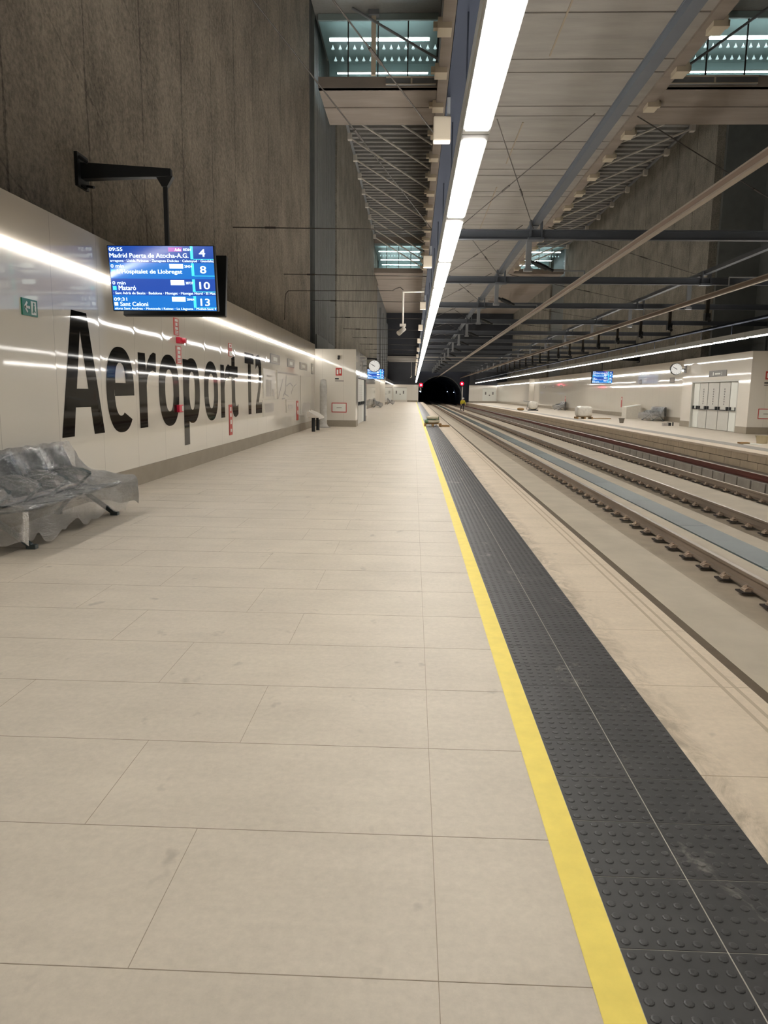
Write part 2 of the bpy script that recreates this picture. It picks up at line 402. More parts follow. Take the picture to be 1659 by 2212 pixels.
mb = MB()
n = 220; yy = [1.2+i*(YE-1.2)/n for i in range(n+1)]
pts = []
y = 1.0
while y < YE:
    rough = .012*max(0, (1.85-y)/.85) if y < 1.85 else .0
    pts.append((.53 - .004 + random.uniform(0, 1)*rough*2.2 + (.02 if y < 1.45 else 0), y))
    y += .03 if y < 2.2 else (.5 if y < 10 else 8)
pts.append((.53, YE)); 
for (xa, ya), (xb, yb) in zip(pts, pts[1:]):
    mb.add([(xa,ya,.0025),(.64,ya,.0025),(.64,yb,.0025),(xb,yb,.0025)], [(0,1,2,3)])
mb.box(.53, .64, YB, YE, -.9, .0005)
mb.box(.53, .64, YB, 1.0, 0, .0025)
tag(mb.build('safety_line', M['yellow']), 'yellow painted safety line along the near platform edge', 'safety line')

# tactile tiles, truncated domes
mb = MB(); T = .335
mb.cur = 0; mb.box(.64, 1.275, YB, YE, -.9, 0)
k = -40
while True:
    y = 1.99+T*k; k += 1
    if y > 60: break
    if y < -1: continue
    for cx in (.64, .958):
        mb.cur = 0; mb.box(cx+.0022, cx+.3152, y+.0022, y+T-.0022, 0, .003)
mb.cur = 1
mb.box(.64, 1.275, -1, 60, 0, .0012)
mb.cur = 0; mb.box(.64, 1.275, 60, YE, 0, .003)
ND = 10
y = 1.2
rows_d = int((48-1.32)/(T/6))
for r in range(rows_d):
    y = 1.32+T/12+(T/6)*r
    nn = ND if y < 12 else 6
    for c in range(12):
        x = .64+.0265+.0530*c
        vs = []
        for rr, z in ((.0155,.003),(.0135,.0056),(.0085,.0064)):
            for i in range(nn):
                t = 2*PI*i/nn; vs.append((x+rr*math.cos(t), y+rr*math.sin(t), z))
        fs = []
        for q in range(2):
            for i in range(nn): fs.append((q*nn+i, q*nn+(i+1)%nn, (q+1)*nn+(i+1)%nn, (q+1)*nn+i))
        fs.append(tuple(2*nn+i for i in range(nn)))
        mb.add(vs, fs)
tag(mb.build('tactile_paving', [M['tactile'], M['grout']]), 'charcoal tactile strip of studded tiles beside the yellow line', 'tactile paving')

mb = MB(); mb.box(1.275, EDGE, YB, YE, -.12, 0); mb.box(1.275, EDGE-.18, YB, YE, -.9, -.12)
struct('trim_1', mb, M['edge'], 'pale stone edge slabs of the near platform, right of the tactile strip', 'platform edge')
mb = MB()
for k in range(-6, 60): mb.box(1.275, EDGE, 2.03+1.013*k-.0025, 2.03+1.013*k+.0025, 0, .0008)
for x in (1.775, 1.85): mb.box(x-.011, x+.011, YB, YE, 0, .0006)
tag(mb.build('floor_joint', simple('edge_joint', lin(180,164,142), .9)), 'thin joints and grooves in the stone edge slabs of the near platform', 'floor joints', kind='structure')
mb = MB(); mb.box(EDGE, EDGE+.075, YB, YE, -.1, -.004)
tag(mb.build('edge_strip', M['rubber']), 'narrow dark rubber strip along the near platform edge above the track', 'edge strip')

# track bed
mb = MB(); mb.box(1.75, 3.30, YB, 225, ZS-.5, ZS); struct('floor', mb, M['slab'], 'smooth grey concrete walkway beside the near platform edge', 'track bed')
mb = MB(); mb.box(3.30, 4.38, YB, 225, ZS-.5, ZS-.03); mb.box(5.02, 6.0, YB, 225, ZS-.5, ZS-.03); mb.box(7.08, 7.6, YB, 225, ZS-.5, ZS-.03)
struct('floor', mb, M['slabd'], 'darker concrete strips that carry the rails', 'track bed')
mb = MB(); mb.box(4.12, 4.42, YB, 225, ZS-.5, ZS); mb.box(4.95, 5.30, YB, 225, ZS-.5, ZS); mb.box(6.0, 7.08, YB, 225, ZS-.5, ZS)
struct('floor', mb, M['slab2'], 'light concrete infill between the rails', 'track bed')
mb = MB(); mb.box(7.6, 8.75, YB, 225, -1.4, -.95); struct('floor', mb, M['undergrey'], 'grey drainage channel between the far rails', 'track bed')
# far plinth with dark gaps, and far platform
mb = MB(); yk = YB
while yk < 150:
    L_ = random.choice((.82, .82, .9, .82, 1.6)); mb.box(8.75, 9.3, yk, yk+L_-.09, -1.0, -.49); yk += L_
struct('trim_2', mb, M['undergrey'], 'grey concrete plinth with dark gaps under the farthest rail', 'rail plinth')
mb = MB(); mb.box(8.85, 9.3, YB, 150, -1.0, -.51); tag(mb.build('trim_2', M['dark']), 'dark gaps behind the grey plinth blocks', 'rail plinth', kind='structure')
mb = MB(); mb.box(9.3, 10.3, YB, 150, -1.0, -.52); struct('floor', mb, M['undergrey'], 'grey track bed at the foot of the far platform', 'track bed')
mb = MB()
for c in range(2):
    z1 = -.07-c*.235
    k = YB + (.5 if c else 0)
    while k < YE:
        mb.box(FEDGE+.03, FEDGE+.3, k+.012, k+1.188, z1-.215, z1); k += 1.2
mb.cur = 1; mb.box(FEDGE+.05, FEDGE+.3, YB, YE, -1.0, -.07)
struct('wall_right', mb, [M['brick'], simple('block_joint', lin(72,62,50), .9)], 'two courses of tan blocks facing the far platform edge', 'platform wall')
mb = MB(); mb.box(FEDGE-.05, FEDGE+.62, YB, YE, -.07, 0); struct('trim_1', mb, M['edge'], 'pale stone edge slab of the far platform', 'platform edge')
mb = MB(); mb.box(FEDGE+.3, 17.4, YB, YE, -.9, -.07); mb.box(FEDGE+.62, 17.4, YB, YE, -.07, 0)
struct('floor', mb, M['floor'], 'pale beige floor of the far platform across the tracks', 'floor')
mb = MB(); mb.box(FEDGE+.62, FEDGE+1.25, YB, YE, 0, .004); tag(mb.build('tactile_paving', simple('tactile_grey', lin(140,134,124), .6)), 'grey tactile strip along the far platform edge', 'tactile paving')

# ------------------------------------------------------------------ rails
def rail_profile():
    return [(-.07,0),(.07,0),(.07,.012),(.012,.03),(.009,.105),(.036,.118),(.036,.15),(-.036,.15),(-.036,.118),(-.009,.105),(-.012,.03),(-.07,.012)]
def fastener_mesh():
    mb = MB(); mb.cur = 0
    mb.box(-.20, .20, -.085, .085, 0, .016)
    for s in (-1, 1):
        mb.cur = 1
        mb.box(s*.085, s*.155, -.055, .055, .016, .04)
        for q in (-1, 1): mb.path([(s*.15,q*.03,.04),(s*.12,q*.045,.062),(s*.06,q*.04,.045)], .009, 6)
        mb.path([(s*.15,-.03,.04),(s*.165,0,.05),(s*.15,.03,.04)], .009, 6)
        mb.tube((s*.12,0,.04),(s*.12,0,.085), .017, 6); mb.tube((s*.12,0,.045),(s*.12,0,.055), .028, 8)
    return mb.mesh('fastener', [M['pad'], M['clip']])
FM = fastener_mesh()
def make_rail(x, zb, ystart, label, mat, clips=True):
    root = thing('rail', label, 'rail', (x, 0, zb))
    mb = MB(); mb.profY([(u, v+.018) for u, v in rail_profile()], YB, 222); mb.build('rail_profile', mat, root)
    mb = MB(); mb.box(-.03, .03, YB, 222, .168, .1695); mb.build('running_surface', M['railtop'], root)
    if not clips: return root
    pitch = .587
    for k in range(100):
        o = mo('fastener', FM, root); o.location = (0, ystart+pitch*k, 0)
    mb = MB(); y = ystart+pitch*100
    while y < 150:
        mb.cur = 0; mb.box(-.20, .20, y-.085, y+.085, 0, .016); mb.cur = 1
        for s in (-1, 1): mb.box(s*.075, s*.155, -.05+y, .05+y, .016, .07)
        y += pitch
    o = mb.build('fastener', [M['pad'], M['clip']], root); o['kind'] = 'stuff'
    return root
make_rail(R1, ZS+.0, 6.9, 'brown steel rail nearest the near platform', M['rail'])
make_rail(R2, ZS+.0, 9.9, 'brown steel rail just beyond the blue-grey cover panels', M['rail'])
make_rail(R3, ZS+.0, 12.9, 'shiny topped steel rail third from the near platform', M['rail'])
make_rail(R4, ZS+.0, 15.6, 'rusty red rail at the foot of the far platform wall', M['rust'], False)
# cover panels between rails 1 and 2
cm = MB().box(-.245, .245, .006, 2.994, -.02, .012).mesh('cover_panel', M['cover'])
cm2 = MB().box(-.245, .245, .006, 2.994, -.02, .012).mesh('cover_panel', M['cover2'])
mb = MB(); mb.box(4.42, 4.95, YB, 150, ZS-.5, ZS-.02); struct('trim_3', mb, M['slabd'], 'shallow trough under the blue-grey cover panels', 'trough')
for k in range(46):
    o = mo('cover_panel', cm if k % 3 else cm2); o.location = (4.685, 6.3+3*k, ZS)
    tag(o, 'blue-grey cover panel in the strip between the two nearest rails', 'cover panel', 'cover panels along the near track')

# ------------------------------------------------------------------ left wall: panels, fascia, baseboard, concrete
def wall_run(X, s, y0, y1, tagname, zb=.31):
    """s=+1 faces +X (left wall), -1 faces -X"""
    mb = MB(); mb.box(X-s*.12, X, y0, y1, zb, 3.24)
    struct('wall_%s' % tagname, mb, M['panel'], 'glossy off-white wall panels of the %s platform, from %s' % (('near' if s > 0 else 'far'), NAMES[(tagname, y0)]), 'wall')
    mb = MB(); mb.box(X-s*.12, X+s*.02, y0, y1, 0, zb); struct('baseboard_%s' % tagname, mb, M['base'], 'grey stone plinth under the panels %s' % NAMES[(tagname, y0)], 'baseboard')
    mb = MB(); mb.box(X-s*.12, X+s*.012, y0, y1, 3.315, 3.86); mb.box(X-s*.36, X-s*.12, y0, y1, 3.81, 3.85)
    struct('trim_4', mb, M['fascia'], 'beige fascia band above the light slot %s' % NAMES[(tagname, y0)], 'fascia')
NAMES = {('left', YB): 'the foreground to the white vestibule', ('left', 44.0): 'the far side of the white vestibule on', ('left', 106.4): 'the stretch by the end wall',
         ('right', 42.4): 'the door block to the far end', ('right', 106.4): 'the far end of the tracks', ('right', YB): 'the right edge of the view'}
wall_run(WL, 1, YB, 35.8, 'left')
wall_run(WL, 1, 44.0, 106.0, 'left')
wall_run(-4.0, 1, 106.4, YE, 'left')
wall_run(WR, -1, 42.4, 106.0, 'right')
wall_run(16.2, -1, 106.4, YE, 'right')
wall_run(WR, -1, YB, 34.0, 'right')
for X0, X1, sd in ((WL-.12, -4.0, 'left'), (16.2, WR+.12, 'right')):
    mb = MB(); mb.box(X0, X1, 106.02, 106.38, .0, 3.86); struct('wall_%s' % sd, mb, M['panelx'], 'bright white return where the %s wall steps inwards' % sd, 'wall')
def cove(X, s, y0, y1, label):
    root = thing('cove_light', label, 'light', (X, y0, 3.28))
    L_ = y1-y0
    mb = MB(); mb.box(-s*.10, 0, 0, L_, .03, .036); mb.box(-s*.1, -s*.09, 0, L_, -.04, .036); mb.build('channel', M['white'], root)
    mb = MB(); mb.profY([(-s*.02,-.04),(s*.035,.0),(s*.035,.03),(-s*.02,.03)], .02, L_-.02); mb.build('diffuser', M['cove'], root)
cove(WL, 1, YB, 35.7, 'bright linear light under the left wall fascia beside the big station lettering')
cove(WL, 1, 44.1, 105.9, 'linear light under the left fascia beyond the white vestibule')
cove(-4.0, 1, 106.5, YE-.1, 'short linear light at the far end of the left wall')
cove(WR, -1, 42.6, 105.9, 'linear light under the right wall fascia above the wrapped benches')
cove(16.2, -1, 106.5, YE-.1, 'short linear light at the far end of the right wall')

# station lettering -----------------------------------------------------------
def fill2d(polys):
    cu = bpy.data.curves.new('outline', 'CURVE'); cu.dimensions = '2D'; cu.fill_mode = 'BOTH'
    for p in polys:
        s = cu.splines.new('POLY'); s.points.add(len(p)-1); s.use_cyclic_u = True
        for q, (u, v) in zip(s.points, p): q.co = (u, v, 0, 1)
    o = bpy.data.objects.new('outline', cu); COL.objects.link(o)
    bpy.context.view_layer.update()
    dg = bpy.context.evaluated_depsgraph_get(); me = bpy.data.meshes.new_from_object(o.evaluated_get(dg))
    vs = [(v.co.x, v.co.y) for v in me.vertices]; fs = [tuple(p.vertices) for p in me.polygons]
    bpy.data.objects.remove(o); bpy.data.meshes.remove(me); bpy.data.curves.remove(cu)
    return vs, fs
def sell(cx, cy, rx, ry, a0=0, a1=360, n=64, e=2.35):
    out = []
    for i in range(n+1):
        t = math.radians(a0+(a1-a0)*i/n); c, s = math.cos(t), math.sin(t)
        out.append((cx+rx*math.copysign(abs(c)**(2/e), c), cy+ry*math.copysign(abs(s)**(2/e), s)))
    return out
ring = lambda cx, cy, rx, ry, ix, iy: [sell(cx, cy, rx, ry)[:-1], sell(cx, cy, ix, iy)[:-1]]
rect = lambda a, b, c, d: [(a,c),(b,c),(b,d),(a,d)]
G = {}
G['A'] = [[[(0,0),(.37,0),(.455,.40),(.945,.40),(1.03,0),(1.40,0),(.94,1.73),(.46,1.73)], [(.515,.66),(.70,1.46),(.885,.66)]]]
oe = sell(.57, .65, .57, .68); ie = (.57, .65, .22, .40)
G['e'] = [[sell(.57,.65,.57,.68, 0,318)+sell(.55,.66,.24,.42, 300,180)+[(.30,.56),(1.14,.56)], sell(.57,.76,.215,.32,0,180)]]
G['r'] = [[[(0,0),(.38,0),(.38,.74),(.44,.88),(.55,.97),(.70,1.0),(.88,.97),(.90,1.31),(.76,1.325),(.60,1.27),(.46,1.15),(.37,.98),(.345,1.29),(0,1.29)]]]
G['o'] = [ring(.6,.65,.6,.68,.245,.40)]
G['p'] = [[rect(0,.36,-.47,1.29)], ring(.61,.65,.57,.68,.215,.40)]
G['t'] = [[[(.28,.30),(.34,.12),(.46,.01),(.66,-.03),(.84,0),(.98,.05),(.98,.32),(.86,.27),(.74,.27),(.66,.36),(.64,.5),(.64,1.02),(.97,1.02),(.97,1.30),(.64,1.30),(.64,1.56),(.28,1.50),(.28,1.30),(0,1.30),(0,1.02),(.28,1.02)]]]
G['T'] = [[[(.40,0),(.78,0),(.78,1.43),(1.18,1.43),(1.18,1.73),(0,1.73),(0,1.43),(.40,1.43)]]]
G['2'] = [[[(0,0),(0,.24),(.30,.62),(.48,.92),(.53,1.13),(.50,1.33),(.38,1.43),(.22,1.41),(.05,1.31),(.03,1.62),(.2,1.71),(.44,1.75),(.7,1.68),(.86,1.49),(.90,1.22),(.84,.95),(.66,.62),(.46,.32),(.92,.32),(.92,0)]]]
sign = thing('station_name', 'huge black wall lettering reading Aeroport T2 on the left wall', 'lettering', (WL, 9.84, .97))
gl = {}
for ch, y in (('A',9.84),('e',11.37),('r',12.74),('o',13.75),('p',15.23),('o',16.76),('r',18.22),('t',19.06),('T',20.88),('2',22.28)):
    if ch not in gl:
        mb = MB()
        for q_, polys in enumerate(G[ch]):
            vs, fs = fill2d(polys); mb.add([(.0035+.0012*q_, u, v) for u, v in vs], fs)
        gl[ch] = mb.mesh('letter', M['vinyl'])
    o = mo('letter', gl[ch], sign); o.location = (0, y-9.84, 0); o['label'] = 'black letter %s' % ch

# wall concrete
def rough_edge(mb, X, y, z0, z1, d):
    z = z0
    while z < z1:
        h = random.uniform(.15, .5); mb.box(X-.4, X-random.uniform(0,.05), y-.02, y+random.uniform(0,.14), z, min(z+h, z1)); z += h
mb = MB(); mb.box(-5.6, -5.1, YB, 37.0, 3.5, 22); rough_edge(mb, -5.1, 37.0, 3.6, 21, .3)
struct('wall_left', mb, M['conc'], 'rough brown concrete wall above the panels at left foreground', 'wall')
mb = MB(); mb.box(-5.9, -5.5, 37.0, 38.6, 3.5, 22); struct('wall_left', mb, M['cladd'], 'dark recess in the left wall at the end of the rough concrete', 'wall')
mb = MB()
mb.cur = 0; mb.box(-5.6, -5.2, 38.5, 49.5, 3.5, 22)
y = 38.6
while y < 49.4:
    mb.box(-5.2, -5.165, y, y+.22, 4.6, 21.4); y += .42
mb.cur = 1; mb.box(-5.2, -5.05, 38.45, 38.57, 3.5, 22); mb.box(-5.2, -5.06, 39.2, 44.5, 3.5, 4.6)
struct('wall_left', mb, [M['clad'], M['cladd']], 'grey ribbed metal bay between two concrete walls on the left', 'wall')
mb = MB(); mb.box(-5.6, -5.1, 49.5, 103, 3.5, 22); rough_edge(mb, -5.1, 103, 3.6, 16, .3)
struct('wall_left', mb, M['concx'], 'grey concrete wall on the left beyond the ribbed bay', 'wall')
mb = MB(); mb.box(-5.6, -5.2, 103, 150, 3.5, 20)
for y in (112, 120, 128, 136): mb.box(-5.2, -4.9, y, y+4, 3.5, 14)
struct('wall_left', mb, M['clad'], 'grey cladding bay at the far end of the left wall', 'wall')
# right upper walls
mb = MB(); mb.box(18.0, 18.5, 48.3, 93.5, 3.5, 22); struct('wall_right', mb, M['concx'], 'grey concrete wall above the right platform panels', 'wall')
mb = MB(); mb.box(18.25, 18.6, 93.5, 103, 3.5, 22); struct('wall_right', mb, M['cladd'], 'dark recess in the right concrete wall', 'wall')
mb = MB(); mb.box(18.0, 18.5, 103, 150, 3.5, 22); struct('wall_right', mb, M['concx'], 'grey concrete wall at the far right end', 'wall')
mb = MB(); mb.box(21, 21.4, YB, 48.4, 3.5, 22); mb.box(18.5, 21.2, 48.0, 48.4, 3.5, 22)
y = YB
while y < 47: mb.box(20.9, 21, y, y+.5, 3.5, 21.5); y += 1.0
struct('wall_right', mb, M['cladd'], 'dark cladding recess at the right edge above the door block', 'wall')
mb = MB(); mb.box(17.28, 20.9, YB, 48.0, 3.70, 3.80); struct('trim_5', mb, M['cladd'], 'dark flat roof behind the right platform fascia', 'roof ledge')
mb = MB(); mb.box(17.28, 18.0, 48.0, YE, 3.70, 3.80); struct('trim_5', mb, M['concx'], 'flat ledge above the right platform panels', 'roof ledge')
# back closure behind the viewer
mb = MB(); mb.box(-5.6, 21.4, YB-.4, YB, -1.2, 22); struct('wall_back', mb, M['concx'], 'concrete end wall behind the viewpoint', 'wall')

# ------------------------------------------------------------------ ceilings
SXL, SXR, V0, V1, SEND, ZR, ZRR = .90, 11.75, 43.6, 94.0, 140.0, 20.5, 19.4
mb = MB()
y = YB+1.3
mb.box(SXL, SXR, YB, y-.06, SL, SL+.5)
while y < SEND:
    for step in (4.05, 1.35):
        y1 = min(y+step, SEND)
        mb.box(SXL, SXR, y+.06, y1-.06, SL, SL+.5); y = y1
        if y >= SEND: break
mb.cur = 1; mb.box(SXL+.02, SXR-.02, YB, SEND-.05, SL+.09, SL+.42)
for (a, b) in ((12, 35.2), (43.2, 50.5), (56, 70)): mb.box(5.63, 5.70, a, b, SL-.03, SL+.03)
struct('ceiling', mb, [M['soffit'], M['joint']], 'concrete slab high above the tracks with cross joints', 'ceiling')
mb = MB(); mb.box(SXL-.02, 1.48, YB, V1, SL-.12, SL+.9); mb.box(11.15, SXR+.02, YB, V1, SL-.12, SL+.9)
struct('trim_6', mb, M['soffit2'], 'thicker concrete edge bands of the high slab', 'slab edge')
mb = MB(); mb.box(-5.6, 1.6, V0+.4, V1, ZR, ZR+.3)
y = V0+.6
while y < V1: mb.box(-5.5, 1.5, y, y+.35, ZR-.18, ZR); y += .95
struct('ceiling', mb, M['roof'], 'ribbed roof high above the left void', 'roof')
mb = MB(); mb.box(-5.6, 1.6, YB, V0, 21.5, 21.9); struct('ceiling', mb, M['roof'], 'roof over the near part of the left void', 'roof')
mb = MB(); mb.box(1.0, 1.3, YB, V1, SL+.92, ZR-.2); mb.box(1.0, 1.3, YB, V0, ZR-.2, 21.5); struct('wall_left', mb, M['soffit2'], 'upstand above the left edge of the high slab', 'wall')
mb = MB(); mb.box(11.2, 18.5, V0+.4, V1, ZRR, ZRR+.3)
y = V0+.6
while y < V1: mb.box(11.3, 18.4, y, y+.35, ZRR-.16, ZRR); y += .95
struct('ceiling', mb, M['roof'], 'ribbed roof high above the right void', 'roof')
mb = MB(); mb.box(11.2, 21.4, YB, V0, 21.5, 21.9); mb.box(18.5, 21.4, V0, 48.4, 21.5, 21.9); struct('ceiling', mb, M['roof'], 'roof over the near part of the right void', 'roof')
mb = MB(); mb.box(11.35, 11.65, YB, V1, SL+.92, ZRR-.2); mb.box(11.35, 11.65, YB, V0, ZRR-.2, 21.5); struct('wall_right', mb, M['soffit2'], 'upstand above the right edge of the high slab', 'wall')
# full-width slab beyond the distant concourse, and the drop to the tunnel end
mb = MB(); mb.box(-5.2, SXL-.02, 105, SEND, SL, SL+.5); mb.box(SXR+.02, 18.2, 105, SEND, SL, SL+.5)
struct('ceiling', mb, M['soffit2'], 'side parts of the slab over the far end of the platforms', 'ceiling')
mb = MB(); mb.box(-5.2, 18.2, SEND, SEND+.4, 8.4, SL+.5); struct('wall_far', mb, M['navy'], 'dark navy drop wall below the far end of the slab', 'wall')
mb = MB(); mb.box(-5.2, 18.2, SEND+.4, 151, 8.3, 8.6)
for y in (139.4, 142.3, 145.2, 148.0): mb.box(-4.9, 17.9, y, y+.55, 7.6, 8.38)
struct('ceiling', mb, M['soffit'], 'low beamed concrete ceiling in front of the tunnel', 'ceiling')
mb = MB(); mb.box(-5.2, .85, YE+.02, YE+.3, 3.32, 8.3); mb.box(10.8, 18.2, YE+.02, YE+.3, 3.32, 8.3)
struct('wall_far', mb, M['navy'], 'dark wall above the white end panels', 'wall')
mb = MB(); mb.box(-5.0, .85, YE, YE+.3, .3, 3.32); mb.box(.84, .95, YE-.02, YE+3.5, -.9, 3.32)
struct('wall_far', mb, M['panelx'], 'white end wall of the near platform', 'wall')
mb = MB(); mb.box(10.75, 17.5, YE, YE+.3, .3, 3.32); struct('wall_far', mb, M['panelx'], 'white end wall of the far platform', 'wall')
mb = MB(); mb.box(-1.2, .85, YE-.02, YE+.3, 0, .3); struct('baseboard_far', mb, M['base'], 'grey plinth of the white end wall on the near platform', 'baseboard')
mb = MB(); mb.box(-4.0, -1.2, YE-.01, YE+.3, 0, .3); struct('baseboard_far', mb, M['panelx'], 'white foot of the end wall behind the far poster', 'baseboard')
mb = MB(); mb.box(10.75, 17.0, YE-.02, YE+.3, 0, .3); struct('baseboard_far', mb, M['base'], 'grey plinth of the white end wall on the far platform', 'baseboard')
# tunnel portal with arch
TCX, TR, TSP = 5.3, 4.35, .75
mb = MB(); n = 28
arc = [(TCX+TR*math.cos(PI*i/n), TSP+TR*math.sin(PI*i/n)) for i in range(n+1)]
Yp = 149.5
for (x0, z0), (x1, z1) in zip(arc, arc[1:]):
    mb.add([(x0,Yp,z0),(x1,Yp,z1),(x1,Yp,8.3),(x0,Yp,8.3)], [(0,1,2,3)])
    mb.add([(x0,Yp,z0),(x1,Yp,z1),(x1,225,z1),(x0,225,z0)], [(0,1,2,3)])
for s in (-1, 1):
    xa = TCX+s*TR; mb.add([(xa,Yp,-1.5),(xa,Yp,8.3),(s*13+TCX,Yp,8.3),(s*13+TCX,Yp,-1.5)], [(0,1,2,3)])
    mb.add([(xa,Yp,-1.5),(xa,Yp,TSP),(xa,225,TSP),(xa,225,-1.5)], [(0,1,2,3)])
mb.add([(-8,225,-2),(20,225,-2),(20,225,8),(-8,225,8)], [(0,1,2,3)])
struct('wall_far', mb, simple('tunnel_lining', lin(84,90,106), .9), 'dark arched tunnel mouth at the end of the tracks', 'tunnel')
mb = MB()
arc2 = [(TCX+(TR+.02)*math.cos(PI*i/n), TSP+(TR+.02)*math.sin(PI*i/n)) for i in range(n+1)]
mb.path([(x, Yp-.05, z) for x, z in arc2[:20]], .09, 6); mb.tube((TCX+TR+.02, Yp-.05, -.5), (TCX+TR+.02, Yp-.05, TSP), .09, 6)
struct('trim_7', mb, M['steelb'], 'pale rim around the tunnel arch', 'arch rim')

for k, (x, y, z) in enumerate(((1.6,165,2.0),(9.2,172,2.0),(1.6,190,2.2),(9.2,205,2.2))):
    o = MB().box(-.08,.08,-.2,.2,-.06,.06).build('tunnel_lamp', M['tlamp']); o.location = (x, y, z)
    tag(o, 'tiny dim lamp on the tunnel wall deep in the dark', 'lamp', 'lamps in the tunnel')
# ------------------------------------------------------------------ upper concourses with glass fronts
def concourse(x0, x1, y0, y1, zf, zt, side, mull, name, lights, rows, pitch=.36):
    mb = MB(); mb.box(x0, x1, y0, y1, zf-.28, zf); mb.box(x0, x1, y0+(y1-y0)*.5-.05, y0+(y1-y0)*.5+.05, zf-.32, zf-.27)
    mb.box(x0, x1, y0-.02, y0+.3, zf-.28, zf+.22)
    struct('floor', mb, M['soffit2'], 'concrete bridge slab under the %s' % name, 'bridge slab')
    mb = MB(); mb.box(x0, x1, y1-.2, y1, zf, zt+.6); mb.box(x0, x1, y0, y1, zt+.02, zt+.3)
    struct('wall_far', mb, M['backg'], 'blue-grey back wall of the %s' % name, 'wall')
    root = thing('concourse_window', 'glazed front of the %s with thin mullions' % name, 'window', (x0, y0, zf))
    W_ = x1-x0; Hh = zt-zf-.22
    mb = MB(); mb.box(0, W_, .08, .10, .22, .22+Hh); mb.build('glass_pane', M['glass'], root)
    for i in range(1, mull): 
        mb = MB(); mb.box(W_*i/mull-.03, W_*i/mull+.03, .06, .12, .22, .22+Hh); mb.build('mullion', M['rod'], root)
    for yy_, zz_, w in lights:
        r = thing('concourse_light', 'long white strip light %s the %s' % ({0: 'along the front of', 1: 'at the back of', 2: 'deepest inside'}[lights.index((yy_, zz_, w))], name), 'light', (x0+.5, y0+yy_, zz_))
        MB().box(0, W_-.9, -.06, .06, .0, .06).build('housing', M['white'], r); MB().box(.02, W_-.92, -w/2, w/2, -.05, 0).build('diffuser', M['ledc'], r)
    for row, (yr, zr) in enumerate(rows):
        for i in range(int(W_/pitch)-1):
            o = mo('concourse_spotlight', SPOT); o.location = (x0+.6+pitch*i, y0+yr, zr)
            tag(o, 'small cone spotlight in the rows inside the %s' % name, 'spotlight', 'spotlights in the %s' % name)
SPOT = MB().lathe([(.01,.05),(.02,.0),(.085,-.14)], n=8).mesh('concourse_spotlight', M['ledt'])
LU = ((.3, 18.5, .20), (4.1, 18.5, .10)); RU = ((1.0, 18.5), (2.3, 18.5))
concourse(-4.88, .88, 38.6, 43.6, 16.48, 19.2, -1, 4, 'upper left concourse', LU, RU)
concourse(11.8, 20.9, 38.6, 43.6, 16.48, 19.2, 1, 5, 'upper right concourse', LU, RU)
LD = ((.5, 18.75, .26), (6.3, 18.75, .22), (9.9, 18.75, .2)); RD = ((3.2, 18.8),)
concourse(-5.06, .88, 94.0, 105, 16.48, 19.3, -1, 4, 'distant left concourse', LD, RD)
concourse(11.8, 17.95, 94.0, 105, 16.48, 19.3, 1, 4, 'distant right concourse', LD, RD)
mb = MB(); mb.box(-5.05, .98, 36.5, 43.7, 19.52, 19.8); struct('ceiling', mb, M['roof'], 'grey soffit above the upper left concourse', 'ceiling')
mb = MB(); mb.box(11.7, 20.95, 36.5, 43.7, 19.52, 19.8); struct('ceiling', mb, M['roof'], 'grey soffit above the upper right concourse', 'ceiling')
mb = MB(); mb.box(-5.08, 1.0, 94, 94.3, 19.62, 20.4)
struct('wall_far', mb, M['soffit2'], 'concrete wall around the distant left concourse window', 'wall')
for x0, x1, lab in ((-1.6, .8, 'left'), (11.9, 16.0, 'right')):
    r = thing('service_tray', 'pale metal service tray in front of the upper %s concourse' % lab, 'tray', (x0, 38.42, 16.28))
    MB().box(0, x1-x0, 0, .16, 0, .34).build('tray_body', M['steelb'], r)
    MB().box(.02, x1-x0, -.03, 0, .3, .36).box(0, x1-x0, -.03, 0, .0, .04).box((x1-x0)*.5, (x1-x0)*.5+.08, -.03, 0, 0, .36).build('lip', M['offw'], r)
    x = -2.2 if lab == 'left' else 16.6
    r = thing('hanger_post', 'white steel post in front of the upper %s concourse window' % lab, 'post', (x, 38.44, 16.7))
    MB().box(-.11, .11, -.08, .08, 0, 2.82).build('post', M['offw'], r)
    MB().box(-.25, .25, -.2, .16, 2.6, 2.82).build('head_plate', M['steelb'], r)

# diagonal struts between wall tops and slab edge
for k in range(10):
    y = 47.4+k*4.95
    if y < 92:
        for s, xa, za, xb, zb, lab in ((-1, -5.1, 20.0, .86, 16.5, 'left'), (1, 18.0, 18.95, 11.85, 16.5, 'right')):
            r = thing('strut', 'white tubular strut across the %s void' % lab, 'strut', (xa, y, za), 0, 'struts across the %s void' % lab)
            v_ = Vector((xb-xa, .4, zb-za)); mb = MB(); mb.tube(v_*.03, v_, .065, 8); mb.build('tube', M['white'], r)
            MB().box(0, -s*.3, -.2, .2, -.25, .2).build('end_bracket', M['white'], r)
for s, p0, p1, lab in ((0, (-3.2, 38.1, 19.5), (.86, 37.9, 17.2), 'left'), (1, (16.2, 38.1, 19.5), (12.0, 37.9, 16.5), 'right')):
    mb = MB(); mb.tube((0,0,0), Vector(p1)-Vector(p0), .06, 8); o = mb.build('strut', M['steelb']); o.location = p0
    tag(o, 'pale diagonal strut in front of the upper %s concourse glass' % lab, 'strut')

for xw, zw, lab in ((-5.0, 20.22, 'left'), (17.9, 19.16, 'right')):
    mb = MB(); mb.box(-.09, .09, 0, 42, -.06, .06); o = mb.build('wall_rail', M['steelb']); o.location = (xw, 49.6, zw)
    tag(o, 'pale steel rail along the top of the %s concrete wall at the strut heads' % lab, 'rail')
